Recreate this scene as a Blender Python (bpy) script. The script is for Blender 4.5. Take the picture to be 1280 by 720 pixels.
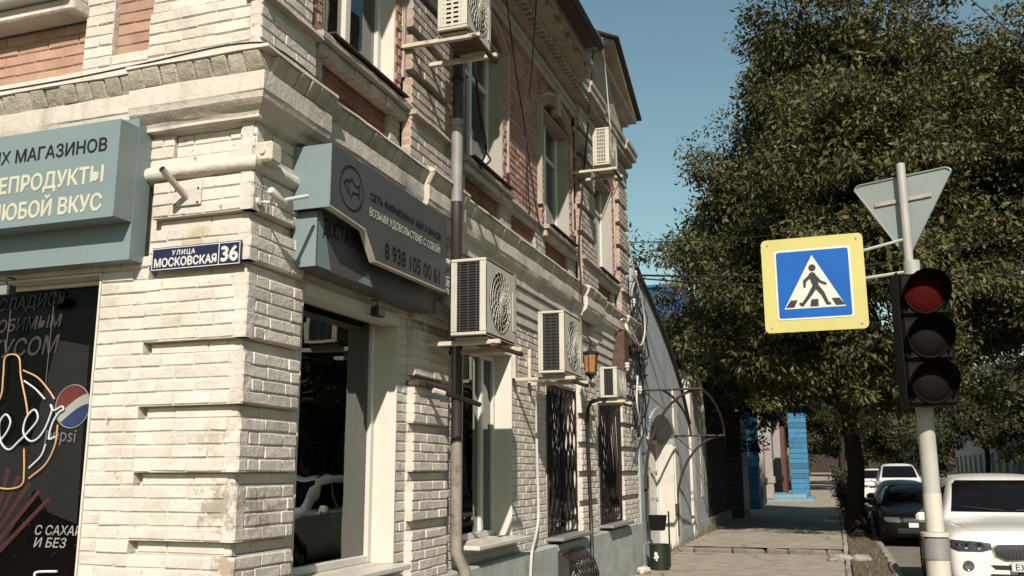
import bpy, bmesh, math, random
import numpy as np
from mathutils import Vector, Matrix, Euler
from mathutils.bvhtree import BVHTree
random.seed(7)
R_ = math.radians
for o in list(bpy.data.objects): bpy.data.objects.remove(o, do_unlink=True)
scene = bpy.context.scene
col = scene.collection

# ------------------------------------------------------------------ camera
EYE = Vector((0.0, 0.0, 1.65))
FPX = 1153.95                                     # focal length in pixels of the 1280 px wide photograph
CR = Vector((0.9460, 0.3241, -0.0030))            # camera right / down / forward in world axes
CD = Vector((-0.0660, 0.1830, -0.9809))
CF = Vector((-0.3173, 0.9281, 0.1947))
CF.normalize(); CR = (CR - CF * CR.dot(CF)).normalized(); CD = CF.cross(CR).normalized()
cam = bpy.data.cameras.new('camera'); cam_o = bpy.data.objects.new('camera', cam); col.objects.link(cam_o)
M3 = Matrix((CR, -CD, -CF)).transposed()
cam_o.matrix_world = Matrix.Translation(EYE) @ M3.to_4x4()
cam.sensor_width = 36.0; cam.lens = 36.0 * FPX / 1280.0; cam.clip_start = 0.05; cam.clip_end = 3000
scene.camera = cam_o

# ------------------------------------------------------------------ sky, sun, exposure
SUN_AZ, SUN_EL = 18.5, 36.0                       # degrees from -Y towards +X, and above the horizon
world = bpy.data.worlds.new('World'); scene.world = world; world.use_nodes = True
nt = world.node_tree; nt.nodes.clear()
sky = nt.nodes.new('ShaderNodeTexSky'); sky.sky_type = 'NISHITA'; sky.sun_disc = False
sky.sun_elevation = R_(SUN_EL); sky.sun_rotation = R_(180 - SUN_AZ)
sky.air_density = 1.2; sky.dust_density = 0.5; sky.ozone_density = 1.0; sky.altitude = 100
tint = nt.nodes.new('ShaderNodeMix'); tint.data_type = 'RGBA'; tint.blend_type = 'MULTIPLY'; tint.inputs[0].default_value = 1.0
tint.inputs[7].default_value = (0.86, 0.96, 0.77, 1)
bg = nt.nodes.new('ShaderNodeBackground'); bg.inputs['Strength'].default_value = 0.077
wo = nt.nodes.new('ShaderNodeOutputWorld')
nt.links.new(sky.outputs[0], tint.inputs[6]); nt.links.new(tint.outputs[2], bg.inputs['Color']); nt.links.new(bg.outputs[0], wo.inputs['Surface'])
sun = bpy.data.lights.new('sun', 'SUN'); sun_o = bpy.data.objects.new('sun', sun); col.objects.link(sun_o)
sun.energy = 4.7; sun.angle = R_(0.5); sun.color = (1.0, 0.925, 0.84)
SD = Vector((math.sin(R_(SUN_AZ)) * math.cos(R_(SUN_EL)), -math.cos(R_(SUN_AZ)) * math.cos(R_(SUN_EL)), math.sin(R_(SUN_EL))))
sun_o.rotation_euler = SD.to_track_quat('Z', 'Y').to_euler(); sun_o.location = (4, -20, 20)
vs = scene.view_settings; vs.view_transform = 'Standard'; vs.look = 'None'; vs.exposure = 0.69; vs.gamma = 1.0; vs.use_curve_mapping = False
scene.cycles.use_denoising = True
scene.cycles.max_bounces = 6; scene.cycles.diffuse_bounces = 3; scene.cycles.glossy_bounces = 3
scene.cycles.transparent_max_bounces = 8; scene.cycles.transmission_bounces = 4
scene.cycles.caustics_reflective = False; scene.cycles.caustics_refractive = False

# ------------------------------------------------------------------ pixel -> place (distance always from a plane the thing touches)
FA, FB = -3.24, 4.6                               # street facade x = FA, side facade y = FB
def ray(x, y): return CR * (x - 640) + CD * (y - 360) + CF * FPX
def fac(x, y, p=0.0):
    r = ray(x, y); return EYE + r * ((FA + p - EYE.x) / r.x)
def lef(x, y, p=0.0):
    r = ray(x, y); return EYE + r * ((FB - p - EYE.y) / r.y)
def at_y(x, y, Y):
    r = ray(x, y); return EYE + r * ((Y - EYE.y) / r.y)
def gnd(x, y, z=0.0):
    r = ray(x, y); return EYE + r * ((z - EYE.z) / r.z)
def project(p):
    d = Vector(p) - EYE; w = d.dot(CF)
    if w < 0.05: return None
    return (640 + FPX * d.dot(CR) / w, 360 + FPX * d.dot(CD) / w, w)
def rise(y): return max(0.0, y - 46.0) * 0.0115   # the street climbs gently in the distance

# ------------------------------------------------------------------ materials
MATS = {}
ALB = 0.68
def mat(name, color, rough=0.6, var=0.12, vscale=6.0, bump=0.0, bscale=60.0, metal=0.0, spec=0.4, stain=None, stain_amt=0.35,
        stain_scale=3.0, rnd=0.0, bump2=0.0, b2scale=14.0, streak=False, emit=None, coat=0.0, chips=None):
    if name in MATS: return MATS[name]
    color = tuple(c * ALB for c in color)
    if stain is not None: stain = tuple(c * ALB for c in stain)
    m = bpy.data.materials.new(name); m.use_nodes = True; t = m.node_tree; N = t.nodes; Lk = t.links
    b = N['Principled BSDF']; b.inputs['Roughness'].default_value = rough; b.inputs['Metallic'].default_value = metal
    b.inputs['Specular IOR Level'].default_value = spec
    if coat: b.inputs['Coat Weight'].default_value = coat; b.inputs['Coat Roughness'].default_value = 0.06
    g = N.new('ShaderNodeNewGeometry'); c = (*color, 1)
    cur = None
    if var > 0:
        n1 = N.new('ShaderNodeTexNoise'); n1.inputs['Scale'].default_value = vscale; n1.inputs['Detail'].default_value = 6
        Lk.new(g.outputs['Position'], n1.inputs['Vector'])
        mr = N.new('ShaderNodeMapRange'); mr.inputs[1].default_value = 0.3; mr.inputs[2].default_value = 0.7
        mr.inputs[3].default_value = 1 - var; mr.inputs[4].default_value = 1 + var * 0.6
        Lk.new(n1.outputs['Fac'], mr.inputs[0])
        fac_out = mr.outputs[0]
        if rnd > 0:
            at = N.new('ShaderNodeAttribute'); at.attribute_name = 'rnd'
            mr2 = N.new('ShaderNodeMapRange'); mr2.inputs[3].default_value = 1 - rnd; mr2.inputs[4].default_value = 1 + rnd * 0.5
            Lk.new(at.outputs['Fac'], mr2.inputs[0])
            mm = N.new('ShaderNodeMath'); mm.operation = 'MULTIPLY'; Lk.new(fac_out, mm.inputs[0]); Lk.new(mr2.outputs[0], mm.inputs[1]); fac_out = mm.outputs[0]
        vm = N.new('ShaderNodeVectorMath'); vm.operation = 'SCALE'; vm.inputs[0].default_value = color
        Lk.new(fac_out, vm.inputs['Scale']); cur = vm.outputs['Vector']
    if stain is not None:
        n2 = N.new('ShaderNodeTexNoise'); n2.inputs['Scale'].default_value = stain_scale; n2.inputs['Detail'].default_value = 9; n2.inputs['Roughness'].default_value = 0.68
        if streak:
            mp = N.new('ShaderNodeMapping'); mp.inputs['Scale'].default_value = (1, 1, 0.18); Lk.new(g.outputs['Position'], mp.inputs['Vector']); Lk.new(mp.outputs[0], n2.inputs['Vector'])
        else: Lk.new(g.outputs['Position'], n2.inputs['Vector'])
        rp = N.new('ShaderNodeMapRange'); rp.inputs[1].default_value = 0.52; rp.inputs[2].default_value = 0.72; rp.inputs[3].default_value = 0; rp.inputs[4].default_value = stain_amt
        Lk.new(n2.outputs['Fac'], rp.inputs[0])
        mx = N.new('ShaderNodeMix'); mx.data_type = 'RGBA'; Lk.new(rp.outputs[0], mx.inputs[0])
        if cur is not None: Lk.new(cur, mx.inputs[6])
        else: mx.inputs[6].default_value = c
        mx.inputs[7].default_value = (*stain, 1); cur = mx.outputs[2]
    if chips is not None:                           # flaked paint: small dark nicks and a few larger ones
        for sc_, lo_, hi_ in ((34, .66, .70), (9, .69, .72)):
            n3 = N.new('ShaderNodeTexNoise'); n3.inputs['Scale'].default_value = sc_; n3.inputs['Detail'].default_value = 4; n3.inputs['Roughness'].default_value = .65; Lk.new(g.outputs['Position'], n3.inputs['Vector'])
            r3 = N.new('ShaderNodeMapRange'); r3.inputs[1].default_value = lo_; r3.inputs[2].default_value = hi_; r3.inputs[3].default_value = 0; r3.inputs[4].default_value = .75; Lk.new(n3.outputs['Fac'], r3.inputs[0])
            m3 = N.new('ShaderNodeMix'); m3.data_type = 'RGBA'; Lk.new(r3.outputs[0], m3.inputs[0]); Lk.new(cur, m3.inputs[6]); m3.inputs[7].default_value = (*[c * ALB for c in chips], 1); cur = m3.outputs[2]
    if cur is not None: Lk.new(cur, b.inputs['Base Color'])
    else: b.inputs['Base Color'].default_value = c
    nrm = None
    for st, sc, dist in ((bump2, b2scale, 0.02), (bump, bscale, 0.006)):
        if st > 0:
            nb = N.new('ShaderNodeTexNoise'); nb.inputs['Scale'].default_value = sc; nb.inputs['Detail'].default_value = 5; nb.inputs['Roughness'].default_value = 0.6
            Lk.new(g.outputs['Position'], nb.inputs['Vector'])
            bp = N.new('ShaderNodeBump'); bp.inputs['Strength'].default_value = st; bp.inputs['Distance'].default_value = dist
            Lk.new(nb.outputs['Fac'], bp.inputs['Height'])
            if nrm is not None: Lk.new(nrm, bp.inputs['Normal'])
            nrm = bp.outputs[0]
    if nrm is not None: Lk.new(nrm, b.inputs['Normal'])
    if emit: b.inputs['Emission Color'].default_value = (*emit[:3], 1); b.inputs['Emission Strength'].default_value = emit[3]
    MATS[name] = m; return m
def glass_mat(name, tint=(0.75, 0.8, 0.78), refl=1.0, rough=0.0, wobble=0.06):
    m = bpy.data.materials.new(name); m.use_nodes = True; t = m.node_tree; N = t.nodes; Lk = t.links; N.remove(N['Principled BSDF'])
    fr = N.new('ShaderNodeFresnel'); fr.inputs['IOR'].default_value = 1.52
    mu = N.new('ShaderNodeMath'); mu.operation = 'MULTIPLY'; mu.inputs[1].default_value = 1.7 * refl; mu.use_clamp = True
    tr = N.new('ShaderNodeBsdfTransparent'); tr.inputs[0].default_value = (*tint, 1)
    gl = N.new('ShaderNodeBsdfGlossy'); gl.inputs['Roughness'].default_value = rough; gl.inputs['Color'].default_value = (0.9, 0.95, 0.95, 1)
    g = N.new('ShaderNodeNewGeometry'); nb = N.new('ShaderNodeTexNoise'); nb.inputs['Scale'].default_value = 1.6; Lk.new(g.outputs['Position'], nb.inputs['Vector'])
    bp = N.new('ShaderNodeBump'); bp.inputs['Strength'].default_value = wobble; bp.inputs['Distance'].default_value = 0.05; Lk.new(nb.outputs['Fac'], bp.inputs['Height']); Lk.new(bp.outputs[0], gl.inputs['Normal'])
    mx = N.new('ShaderNodeMixShader'); Lk.new(fr.outputs[0], mu.inputs[0]); Lk.new(mu.outputs[0], mx.inputs[0]); Lk.new(tr.outputs[0], mx.inputs[1]); Lk.new(gl.outputs[0], mx.inputs[2])
    Lk.new(mx.outputs[0], N['Material Output'].inputs['Surface']); MATS[name] = m; return m
def leaf_mat(name, c0, c1, trans=0.28):
    m = bpy.data.materials.new(name); m.use_nodes = True; t = m.node_tree; N = t.nodes; Lk = t.links
    b = N['Principled BSDF']; b.inputs['Roughness'].default_value = 0.55; b.inputs['Specular IOR Level'].default_value = 0.2
    at = N.new('ShaderNodeAttribute'); at.attribute_name = 'rnd'
    mx = N.new('ShaderNodeMix'); mx.data_type = 'RGBA'; mx.inputs[6].default_value = (*c0, 1); mx.inputs[7].default_value = (*c1, 1)
    Lk.new(at.outputs['Fac'], mx.inputs[0]); Lk.new(mx.outputs[2], b.inputs['Base Color'])
    tl = N.new('ShaderNodeBsdfTranslucent'); Lk.new(mx.outputs[2], tl.inputs[0])
    ms = N.new('ShaderNodeMixShader'); ms.inputs[0].default_value = trans; Lk.new(b.outputs[0], ms.inputs[1]); Lk.new(tl.outputs[0], ms.inputs[2])
    Lk.new(ms.outputs[0], N['Material Output'].inputs['Surface']); MATS[name] = m; return m

CREAM = (0.72, 0.65, 0.565)
mat('cream_brick', CREAM, 0.82, 0.10, 5, bump=0.55, bscale=70, stain=(0.33, 0.27, 0.20), stain_amt=0.42, stain_scale=2.2, rnd=0.09, bump2=0.5, b2scale=16, spec=0.2, chips=(0.27, 0.19, 0.14))
mat('cream_plaster', (0.67, 0.60, 0.515), 0.85, 0.12, 4, bump=0.5, bscale=50, stain=(0.24, 0.19, 0.145), stain_amt=0.6, stain_scale=3.4, bump2=0.55, b2scale=11, spec=0.2, streak=True)
mat('cornice_brick', (0.60, 0.54, 0.44), 0.85, 0.16, 9, bump=0.6, bscale=60, stain=(0.22, 0.165, 0.125), stain_amt=0.5, stain_scale=5.0, rnd=0.16, bump2=0.6, b2scale=18, spec=0.2, chips=(0.16, 0.09, 0.06))
mat('trim', (0.53, 0.465, 0.395), 0.85, 0.14, 5, bump=0.5, bscale=55, stain=(0.2, 0.15, 0.115), stain_amt=0.6, stain_scale=3.0, rnd=0.12, bump2=0.45, b2scale=14, spec=0.2, streak=True, chips=(0.2, 0.12, 0.085))
mat('salmon_brick', (0.50, 0.31, 0.225), 0.85, 0.16, 6, bump=0.5, bscale=65, stain=(0.38, 0.27, 0.2), stain_amt=0.45, stain_scale=4, rnd=0.14, bump2=0.4, b2scale=16, spec=0.2)
mat('rose_brick', (0.46, 0.275, 0.22), 0.85, 0.2, 6, bump=0.55, bscale=65, stain=(0.44, 0.33, 0.26), stain_amt=0.4, stain_scale=4, rnd=0.2, bump2=0.45, b2scale=16, spec=0.2)
mat('panel_brick', (0.27, 0.125, 0.09), 0.88, 0.2, 6, bump=0.5, bscale=60, stain=(0.4, 0.28, 0.2), stain_amt=0.3, stain_scale=4, rnd=0.15, bump2=0.4, spec=0.2)
mat('plinth', (0.46, 0.48, 0.45), 0.85, 0.18, 3, bump=0.4, bscale=40, stain=(0.27, 0.24, 0.2), stain_amt=0.6, stain_scale=2.4, bump2=0.5, spec=0.2)
mat('grey_render', (0.39, 0.42, 0.42), 0.85, 0.1, 2.2, bump=0.3, bscale=70, stain=(0.23, 0.235, 0.23), stain_amt=0.4, stain_scale=2.0, bump2=0.25, spec=0.25, streak=True)
mat('white_render', (0.66, 0.62, 0.53), 0.8, 0.08, 3, bump=0.3, bscale=60, stain=(0.4, 0.36, 0.29), stain_amt=0.35, stain_scale=2.5, spec=0.25)
mat('pvc', (0.70, 0.67, 0.59), 0.4, 0.05, 3, spec=0.5, stain=(0.45, 0.41, 0.34), stain_amt=0.25, stain_scale=4)
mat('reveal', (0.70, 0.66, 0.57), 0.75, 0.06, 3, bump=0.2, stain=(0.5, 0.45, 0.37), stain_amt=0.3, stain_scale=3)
mat('shaded_reveal', (0.42, 0.385, 0.33), 0.85, 0.12, 3, bump=0.3, stain=(0.28, 0.23, 0.18), stain_amt=0.4, stain_scale=3)  # greyer copy of the reveal, shade of the upper window recesses put into its colour
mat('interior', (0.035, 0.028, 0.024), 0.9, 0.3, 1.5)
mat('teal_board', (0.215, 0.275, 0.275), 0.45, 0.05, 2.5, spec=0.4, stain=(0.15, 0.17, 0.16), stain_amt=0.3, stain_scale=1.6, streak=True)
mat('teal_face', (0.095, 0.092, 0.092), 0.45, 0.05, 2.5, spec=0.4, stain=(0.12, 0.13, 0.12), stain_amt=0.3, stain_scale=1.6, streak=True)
mat('letter_dark', (0.012, 0.010, 0.010), 0.5, 0)
mat('letter_light', (0.72, 0.68, 0.56), 0.5, 0.04, 5)
mat('navy_enamel', (0.012, 0.012, 0.055), 0.35, 0.1, 8, spec=0.5)
mat('white_enamel', (0.70, 0.68, 0.62), 0.35, 0.05, 8, spec=0.5)
mat('ac_cream', (0.60, 0.565, 0.465), 0.5, 0.07, 5, spec=0.4, stain=(0.35, 0.29, 0.21), stain_amt=0.45, stain_scale=3.5, streak=True)
mat('ac_dark', (0.018, 0.016, 0.015), 0.55, 0.2, 10)
mat('coil', (0.045, 0.042, 0.038), 0.45, 0.2, 12, metal=0.3)
mat('bracket_paint', (0.60, 0.54, 0.42), 0.6, 0.15, 9, stain=(0.16, 0.075, 0.04), stain_amt=0.8, stain_scale=7)
mat('rust', (0.10, 0.055, 0.038), 0.8, 0.35, 14, bump=0.5, bscale=90, stain=(0.05, 0.03, 0.025), stain_amt=0.6, stain_scale=9)
mat('dark_iron', (0.022, 0.016, 0.014), 0.55, 0.25, 12, metal=0.3, stain=(0.06, 0.03, 0.02), stain_amt=0.5, stain_scale=12)
mat('zinc', (0.29, 0.28, 0.26), 0.6, 0.15, 8, metal=0.15, stain=(0.2, 0.16, 0.12), stain_amt=0.4, stain_scale=6)
mat('brown_pipe', (0.045, 0.034, 0.03), 0.5, 0.15, 8, metal=0.1)
mat('black_cable', (0.012, 0.011, 0.010), 0.55, 0)
mat('white_cable', (0.62, 0.60, 0.54), 0.5, 0.05, 5)
mat('roof_sheet', (0.06, 0.035, 0.03), 0.6, 0.2, 5, stain=(0.12, 0.05, 0.03), stain_amt=0.5)
mat('ceramic', (0.65, 0.62, 0.55), 0.25, 0.05, 5)

def add_patch(m, centre, radius, colour, amt, scale):
    """a worn or dirty patch with its own shape around one place of the wall"""
    t = MATS[m].node_tree; N = t.nodes; Lk = t.links; b = N['Principled BSDF']; g = N.new('ShaderNodeNewGeometry')
    sb = N.new('ShaderNodeVectorMath'); sb.operation = 'DISTANCE'; sb.inputs[1].default_value = centre; Lk.new(g.outputs['Position'], sb.inputs[0])
    nz = N.new('ShaderNodeTexNoise'); nz.inputs['Scale'].default_value = scale; nz.inputs['Detail'].default_value = 8; nz.inputs['Roughness'].default_value = .72; Lk.new(g.outputs['Position'], nz.inputs['Vector'])
    a = N.new('ShaderNodeMapRange'); a.inputs[1].default_value = 0; a.inputs[2].default_value = radius; a.inputs[3].default_value = .30; a.inputs[4].default_value = -.12; a.clamp = True; Lk.new(sb.outputs['Value'], a.inputs[0])
    ad = N.new('ShaderNodeMath'); ad.operation = 'ADD'; Lk.new(a.outputs[0], ad.inputs[0]); Lk.new(nz.outputs['Fac'], ad.inputs[1])
    r = N.new('ShaderNodeMapRange'); r.inputs[1].default_value = .63; r.inputs[2].default_value = .74; r.inputs[3].default_value = 0; r.inputs[4].default_value = amt; Lk.new(ad.outputs[0], r.inputs[0])
    mx = N.new('ShaderNodeMix'); mx.data_type = 'RGBA'; Lk.new(r.outputs[0], mx.inputs[0]); Lk.new(b.inputs['Base Color'].links[0].from_socket, mx.inputs[6]); mx.inputs[7].default_value = (*[c * ALB for c in colour], 1); Lk.new(mx.outputs[2], b.inputs['Base Color'])
add_patch('cream_brick', (-3.36, 4.6, 1.46), .34, (0.22, 0.165, 0.115), .6, 14)
add_patch('cream_brick', (-3.42, 4.6, 1.83), .26, (0.46, 0.38, 0.28), .6, 12)
add_patch('cream_brick', (-3.30, 4.6, 1.10), .22, (0.36, 0.29, 0.21), .8, 10)
add_patch('cream_brick', (-3.62, 4.6, 3.07), .34, (0.50, 0.43, 0.29), .8, 5)
add_patch('cream_brick', (-3.24, 4.85, 1.40), .36, (0.26, 0.20, 0.15), .55, 14)
glass_mat('window_glass', (0.62, 0.66, 0.64))
glass_mat('clear_glass', (0.55, 0.55, 0.55), 0.12)

# ------------------------------------------------------------------ mesh helpers
class MB:
    """collects shapes; build() links them as ONE mesh object"""
    def __init__(s): s.v = []; s.f = []; s.m = []; s.r = []; s.cr = 0.5
    def add(s, vs_, fs, mi=0):
        b = len(s.v); s.v += [tuple(p) for p in vs_]; s.r += [s.cr] * len(vs_)
        for f in fs: s.f.append(tuple(b + i for i in f)); s.m.append(mi)
        return s
    def box(s, x0, x1, y0, y1, z0, z1, mi=0):
        return s.add([(x0, y0, z0), (x1, y0, z0), (x1, y1, z0), (x0, y1, z0), (x0, y0, z1), (x1, y0, z1), (x1, y1, z1), (x0, y1, z1)],
                     [(0, 3, 2, 1), (4, 5, 6, 7), (0, 1, 5, 4), (1, 2, 6, 5), (2, 3, 7, 6), (3, 0, 4, 7)], mi)
    def cbox(s, x0, x1, y0, y1, z0, z1, c=0.01, mi=0, j=0.0, rg=random):
        """box with chamfered edges, vertices jittered by j"""
        c = min(c, (x1 - x0) * .45, (y1 - y0) * .45, (z1 - z0) * .45)
        X = (x0, x1); Y = (y0, y1); Z = (z0, z1); vs_ = []; idx = {}
        for i in (0, 1):
            for k in (0, 1):
                for l in (0, 1):
                    sx, sy, sz = (c if i == 0 else -c), (c if k == 0 else -c), (c if l == 0 else -c)
                    J = (rg.uniform(-j, j), rg.uniform(-j, j), rg.uniform(-j, j)) if j else (0, 0, 0)
                    for ax, p in enumerate(((X[i], Y[k] + sy, Z[l] + sz), (X[i] + sx, Y[k], Z[l] + sz), (X[i] + sx, Y[k] + sy, Z[l]))):
                        idx[(i, k, l, ax)] = len(vs_); vs_.append((p[0] + J[0], p[1] + J[1], p[2] + J[2]))
        q = lambda *a: [idx[t] for t in a]
        fs = [q((0, 0, 0, 0), (0, 0, 1, 0), (0, 1, 1, 0), (0, 1, 0, 0)), q((1, 0, 0, 0), (1, 1, 0, 0), (1, 1, 1, 0), (1, 0, 1, 0)),
              q((0, 0, 0, 1), (1, 0, 0, 1), (1, 0, 1, 1), (0, 0, 1, 1)), q((0, 1, 0, 1), (0, 1, 1, 1), (1, 1, 1, 1), (1, 1, 0, 1)),
              q((0, 0, 0, 2), (0, 1, 0, 2), (1, 1, 0, 2), (1, 0, 0, 2)), q((0, 0, 1, 2), (1, 0, 1, 2), (1, 1, 1, 2), (0, 1, 1, 2))]
        for a in (0, 1):
            for b in (0, 1):
                fs.append(q((a, b, 0, 0), (a, b, 0, 1), (a, b, 1, 1), (a, b, 1, 0)))
                fs.append(q((a, 0, b, 0), (a, 0, b, 2), (a, 1, b, 2), (a, 1, b, 0)))
                fs.append(q((0, a, b, 1), (0, a, b, 2), (1, a, b, 2), (1, a, b, 1)))
                for d in (0, 1): fs.append(q((a, b, d, 0), (a, b, d, 1), (a, b, d, 2)))
        return s.add(vs_, fs, mi)
    def prism(s, poly, y0, y1, mi=0, cap_mi=None):
        """polygon in x,z pushed from y0 to y1"""
        n = len(poly); vs_ = [(p[0], y0, p[1]) for p in poly] + [(p[0], y1, p[1]) for p in poly]
        fs = [tuple(range(n)), tuple(range(2 * n - 1, n - 1, -1))] + [(i, i + n, (i + 1) % n + n, (i + 1) % n) for i in range(n)]
        return s.add(vs_, fs, mi)
    def tube(s, pts, r, n=8, mi=0, caps=True, closed=False):
        pts = [Vector(p) for p in pts]; rr = r if isinstance(r, (list, tuple)) else [r] * len(pts)
        vs_ = []; fs = []; up = None; m = len(pts)
        for i, p in enumerate(pts):
            if closed: d = pts[(i + 1) % m] - pts[i - 1]
            else: d = pts[min(i + 1, m - 1)] - pts[max(i - 1, 0)]
            d = d.normalized() if d.length > 1e-9 else Vector((0, 0, 1))
            if up is None: up = Vector((0, 0, 1)) if abs(d.z) < 0.9 else Vector((1, 0, 0))
            a = d.cross(up); a = a.normalized() if a.length > 1e-6 else d.orthogonal().normalized(); b = a.cross(d).normalized(); up = b
            for k in range(n):
                t = 2 * math.pi * k / n; vs_.append(p + (a * math.cos(t) + b * math.sin(t)) * rr[i])
        for i in range(m if closed else m - 1):
            for k in range(n):
                j2 = (i + 1) % m; fs.append((i * n + k, i * n + (k + 1) % n, j2 * n + (k + 1) % n, j2 * n + k))
        if caps and not closed: fs.append(tuple(range(n - 1, -1, -1))); fs.append(tuple(range((m - 1) * n, m * n)))
        return s.add(vs_, fs, mi)
    def lathe(s, prof, o=(0, 0, 0), axis='Z', n=20, mi=0, a0=0, a1=None):
        """prof = (radius, height) along an axis"""
        full = a1 is None; a1 = 2 * math.pi if full else a1; o = Vector(o); vs_ = []; fs = []; k = n if full else n + 1
        for (r, h) in prof:
            for i in range(k):
                t = a0 + (a1 - a0) * i / n; c, q = r * math.cos(t), r * math.sin(t)
                vs_.append(o + Vector({'Z': (c, q, h), 'Y': (c, h, q), 'X': (h, c, q)}[axis]))
        for j in range(len(prof) - 1):
            for i in range(n):
                i2 = (i + 1) % k; fs.append((j * k + i, j * k + i2, (j + 1) * k + i2, (j + 1) * k + i))
        return s.add(vs_, fs, mi)
    def build(s, name, mats, parent=None, loc=None, angle=35, rnd=False, kind=None, label=None):
        me = bpy.data.meshes.new(name); me.from_pydata(s.v, [], s.f)
        mats = mats if isinstance(mats, (list, tuple)) else [mats]
        for m in mats: me.materials.append(MATS[m] if isinstance(m, str) else m)
        if len(mats) > 1: me.polygons.foreach_set('material_index', s.m)
        bm = bmesh.new(); bm.from_mesh(me); bmesh.ops.recalc_face_normals(bm, faces=bm.faces); bm.to_mesh(me); bm.free()
        if rnd: me.attributes.new('rnd', 'FLOAT', 'POINT').data.foreach_set('value', s.r)
        me.polygons.foreach_set('use_smooth', [True] * len(me.polygons)); me.set_sharp_from_angle(angle=R_(angle)); me.update()
        o = bpy.data.objects.new(name, me); col.objects.link(o)
        if parent: o.parent = parent
        if loc is not None: o.location = loc
        if kind: o['kind'] = kind
        if label: o['label'] = label
        return o
def thing(name, label, cat, loc=(0, 0, 0), rotz=0.0, group=None):
    o = bpy.data.objects.new(name, None); col.objects.link(o); o.empty_display_size = 0.2
    o.location = loc; o.rotation_euler = (0, 0, rotz); o['label'] = label; o['category'] = cat
    if group: o['group'] = group
    return o
def tag(o, label, cat, group=None):
    o['label'] = label; o['category'] = cat
    if group: o['group'] = group
    return o
def struct(o): o['kind'] = 'structure'; return o
Q = math.pi / 2                                   # rotz of things on the street facade: local x = along the street, y = into the wall
def text(body, size, parent, matname, loc, name='lettering', sx=1.0, bold=0.0, ext=0.0, align='LEFT', shear=0.0, space=1.0, rot=None, tilt=0.0, width=None):
    cu = bpy.data.curves.new(name, 'FONT'); cu.body = body; cu.size = size; cu.extrude = ext; cu.align_x = align; cu.shear = shear; cu.space_character = space
    cu.resolution_u = 6; cu.fill_mode = 'BOTH'
    o = bpy.data.objects.new(name, cu); col.objects.link(o); dg = bpy.context.evaluated_depsgraph_get()
    me = bpy.data.meshes.new_from_object(o.evaluated_get(dg)); bpy.data.objects.remove(o)
    me.transform(Matrix.Rotation(R_(90), 4, 'X') @ Matrix.Rotation(tilt, 4, 'Z') @ Matrix.Diagonal((sx, 1, 1, 1)))
    bm = bmesh.new(); bm.from_mesh(me); bmesh.ops.split_edges(bm, edges=bm.edges[:]); rt = random.Random(1)   # no two triangles of a glyph share a plane
    for f in bm.faces:
        dy = -rt.random() * .00018
        for v in f.verts: v.co.y += dy
    bm.to_mesh(me); bm.free()
    if bold:                                       # heavier strokes: shifted copies, each a hair in front of the last
        bm = bmesh.new()
        for k, (dx, dz) in enumerate(((0, 0), (bold, 0), (-bold, 0), (0, bold), (0, -bold))):
            m2 = me.copy(); m2.transform(Matrix.Translation((dx, -.0004 * k, dz))); bm.from_mesh(m2); bpy.data.meshes.remove(m2)
        bm.to_mesh(me); bm.free()
    if width:
        xs = [v.co.x for v in me.vertices]; w_ = max(xs) - min(xs); me.transform(Matrix.Diagonal((width / w_, 1, 1, 1)))
    me.materials.clear(); me.materials.append(MATS[matname])
    t = bpy.data.objects.new(name, me); col.objects.link(t); t.parent = parent; t.location = loc
    if rot: t.rotation_euler = rot
    return t
def copy_tree(o, parent=None):
    c = o.copy(); col.objects.link(c); c.parent = parent
    for ch in list(o.children): copy_tree(ch, c)
    return c
def arc(cx, cz, r, a0, a1, n): return [(cx + r * math.cos(a0 + (a1 - a0) * i / n), cz + r * math.sin(a0 + (a1 - a0) * i / n)) for i in range(n + 1)]

# ------------------------------------------------------------------ ground
def asphalt(name, base, crack, scale):
    m = mat(name, base, 0.9, 0.22, scale, bump=0.7, bscale=120, stain=crack, stain_amt=0.55, stain_scale=1.1, bump2=0.25, b2scale=5, spec=0.2)
    t = m.node_tree; N = t.nodes; Lk = t.links; b = N['Principled BSDF']
    g = N.new('ShaderNodeNewGeometry'); nz = N.new('ShaderNodeTexNoise'); nz.inputs['Scale'].default_value = 1.3; nz.inputs['Detail'].default_value = 6
    Lk.new(g.outputs['Position'], nz.inputs['Vector'])
    vm = N.new('ShaderNodeVectorMath'); vm.operation = 'MULTIPLY_ADD'; vm.inputs[1].default_value = (0.7, 0.7, 0.7); Lk.new(nz.outputs['Color'], vm.inputs[0]); Lk.new(g.outputs['Position'], vm.inputs[2])
    vo = N.new('ShaderNodeTexVoronoi'); vo.feature = 'DISTANCE_TO_EDGE'; vo.inputs['Scale'].default_value = 0.42; Lk.new(vm.outputs[0], vo.inputs['Vector'])
    mr = N.new('ShaderNodeMapRange'); mr.inputs[1].default_value = 0.0; mr.inputs[2].default_value = 0.012; mr.inputs[3].default_value = 0.75; mr.inputs[4].default_value = 0
    Lk.new(vo.outputs['Distance'], mr.inputs[0])
    mx = N.new('ShaderNodeMix'); mx.data_type = 'RGBA'; Lk.new(mr.outputs[0], mx.inputs[0]); mx.inputs[7].default_value = (0.05, 0.04, 0.03, 1)
    src = b.inputs['Base Color'].links[0].from_socket; Lk.new(src, mx.inputs[6]); Lk.new(mx.outputs[2], b.inputs['Base Color'])
    return m
asphalt('pavement_asphalt', (0.40, 0.35, 0.275), (0.26, 0.22, 0.165), 3.0)
asphalt('road_asphalt', (0.24, 0.21, 0.17), (0.15, 0.13, 0.105), 2.0)
mat('soil', (0.13, 0.105, 0.072), 0.95, 0.35, 5, bump=0.8, bscale=45, stain=(0.06, 0.055, 0.03), stain_amt=0.7, bump2=0.6, b2scale=9)
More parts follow.
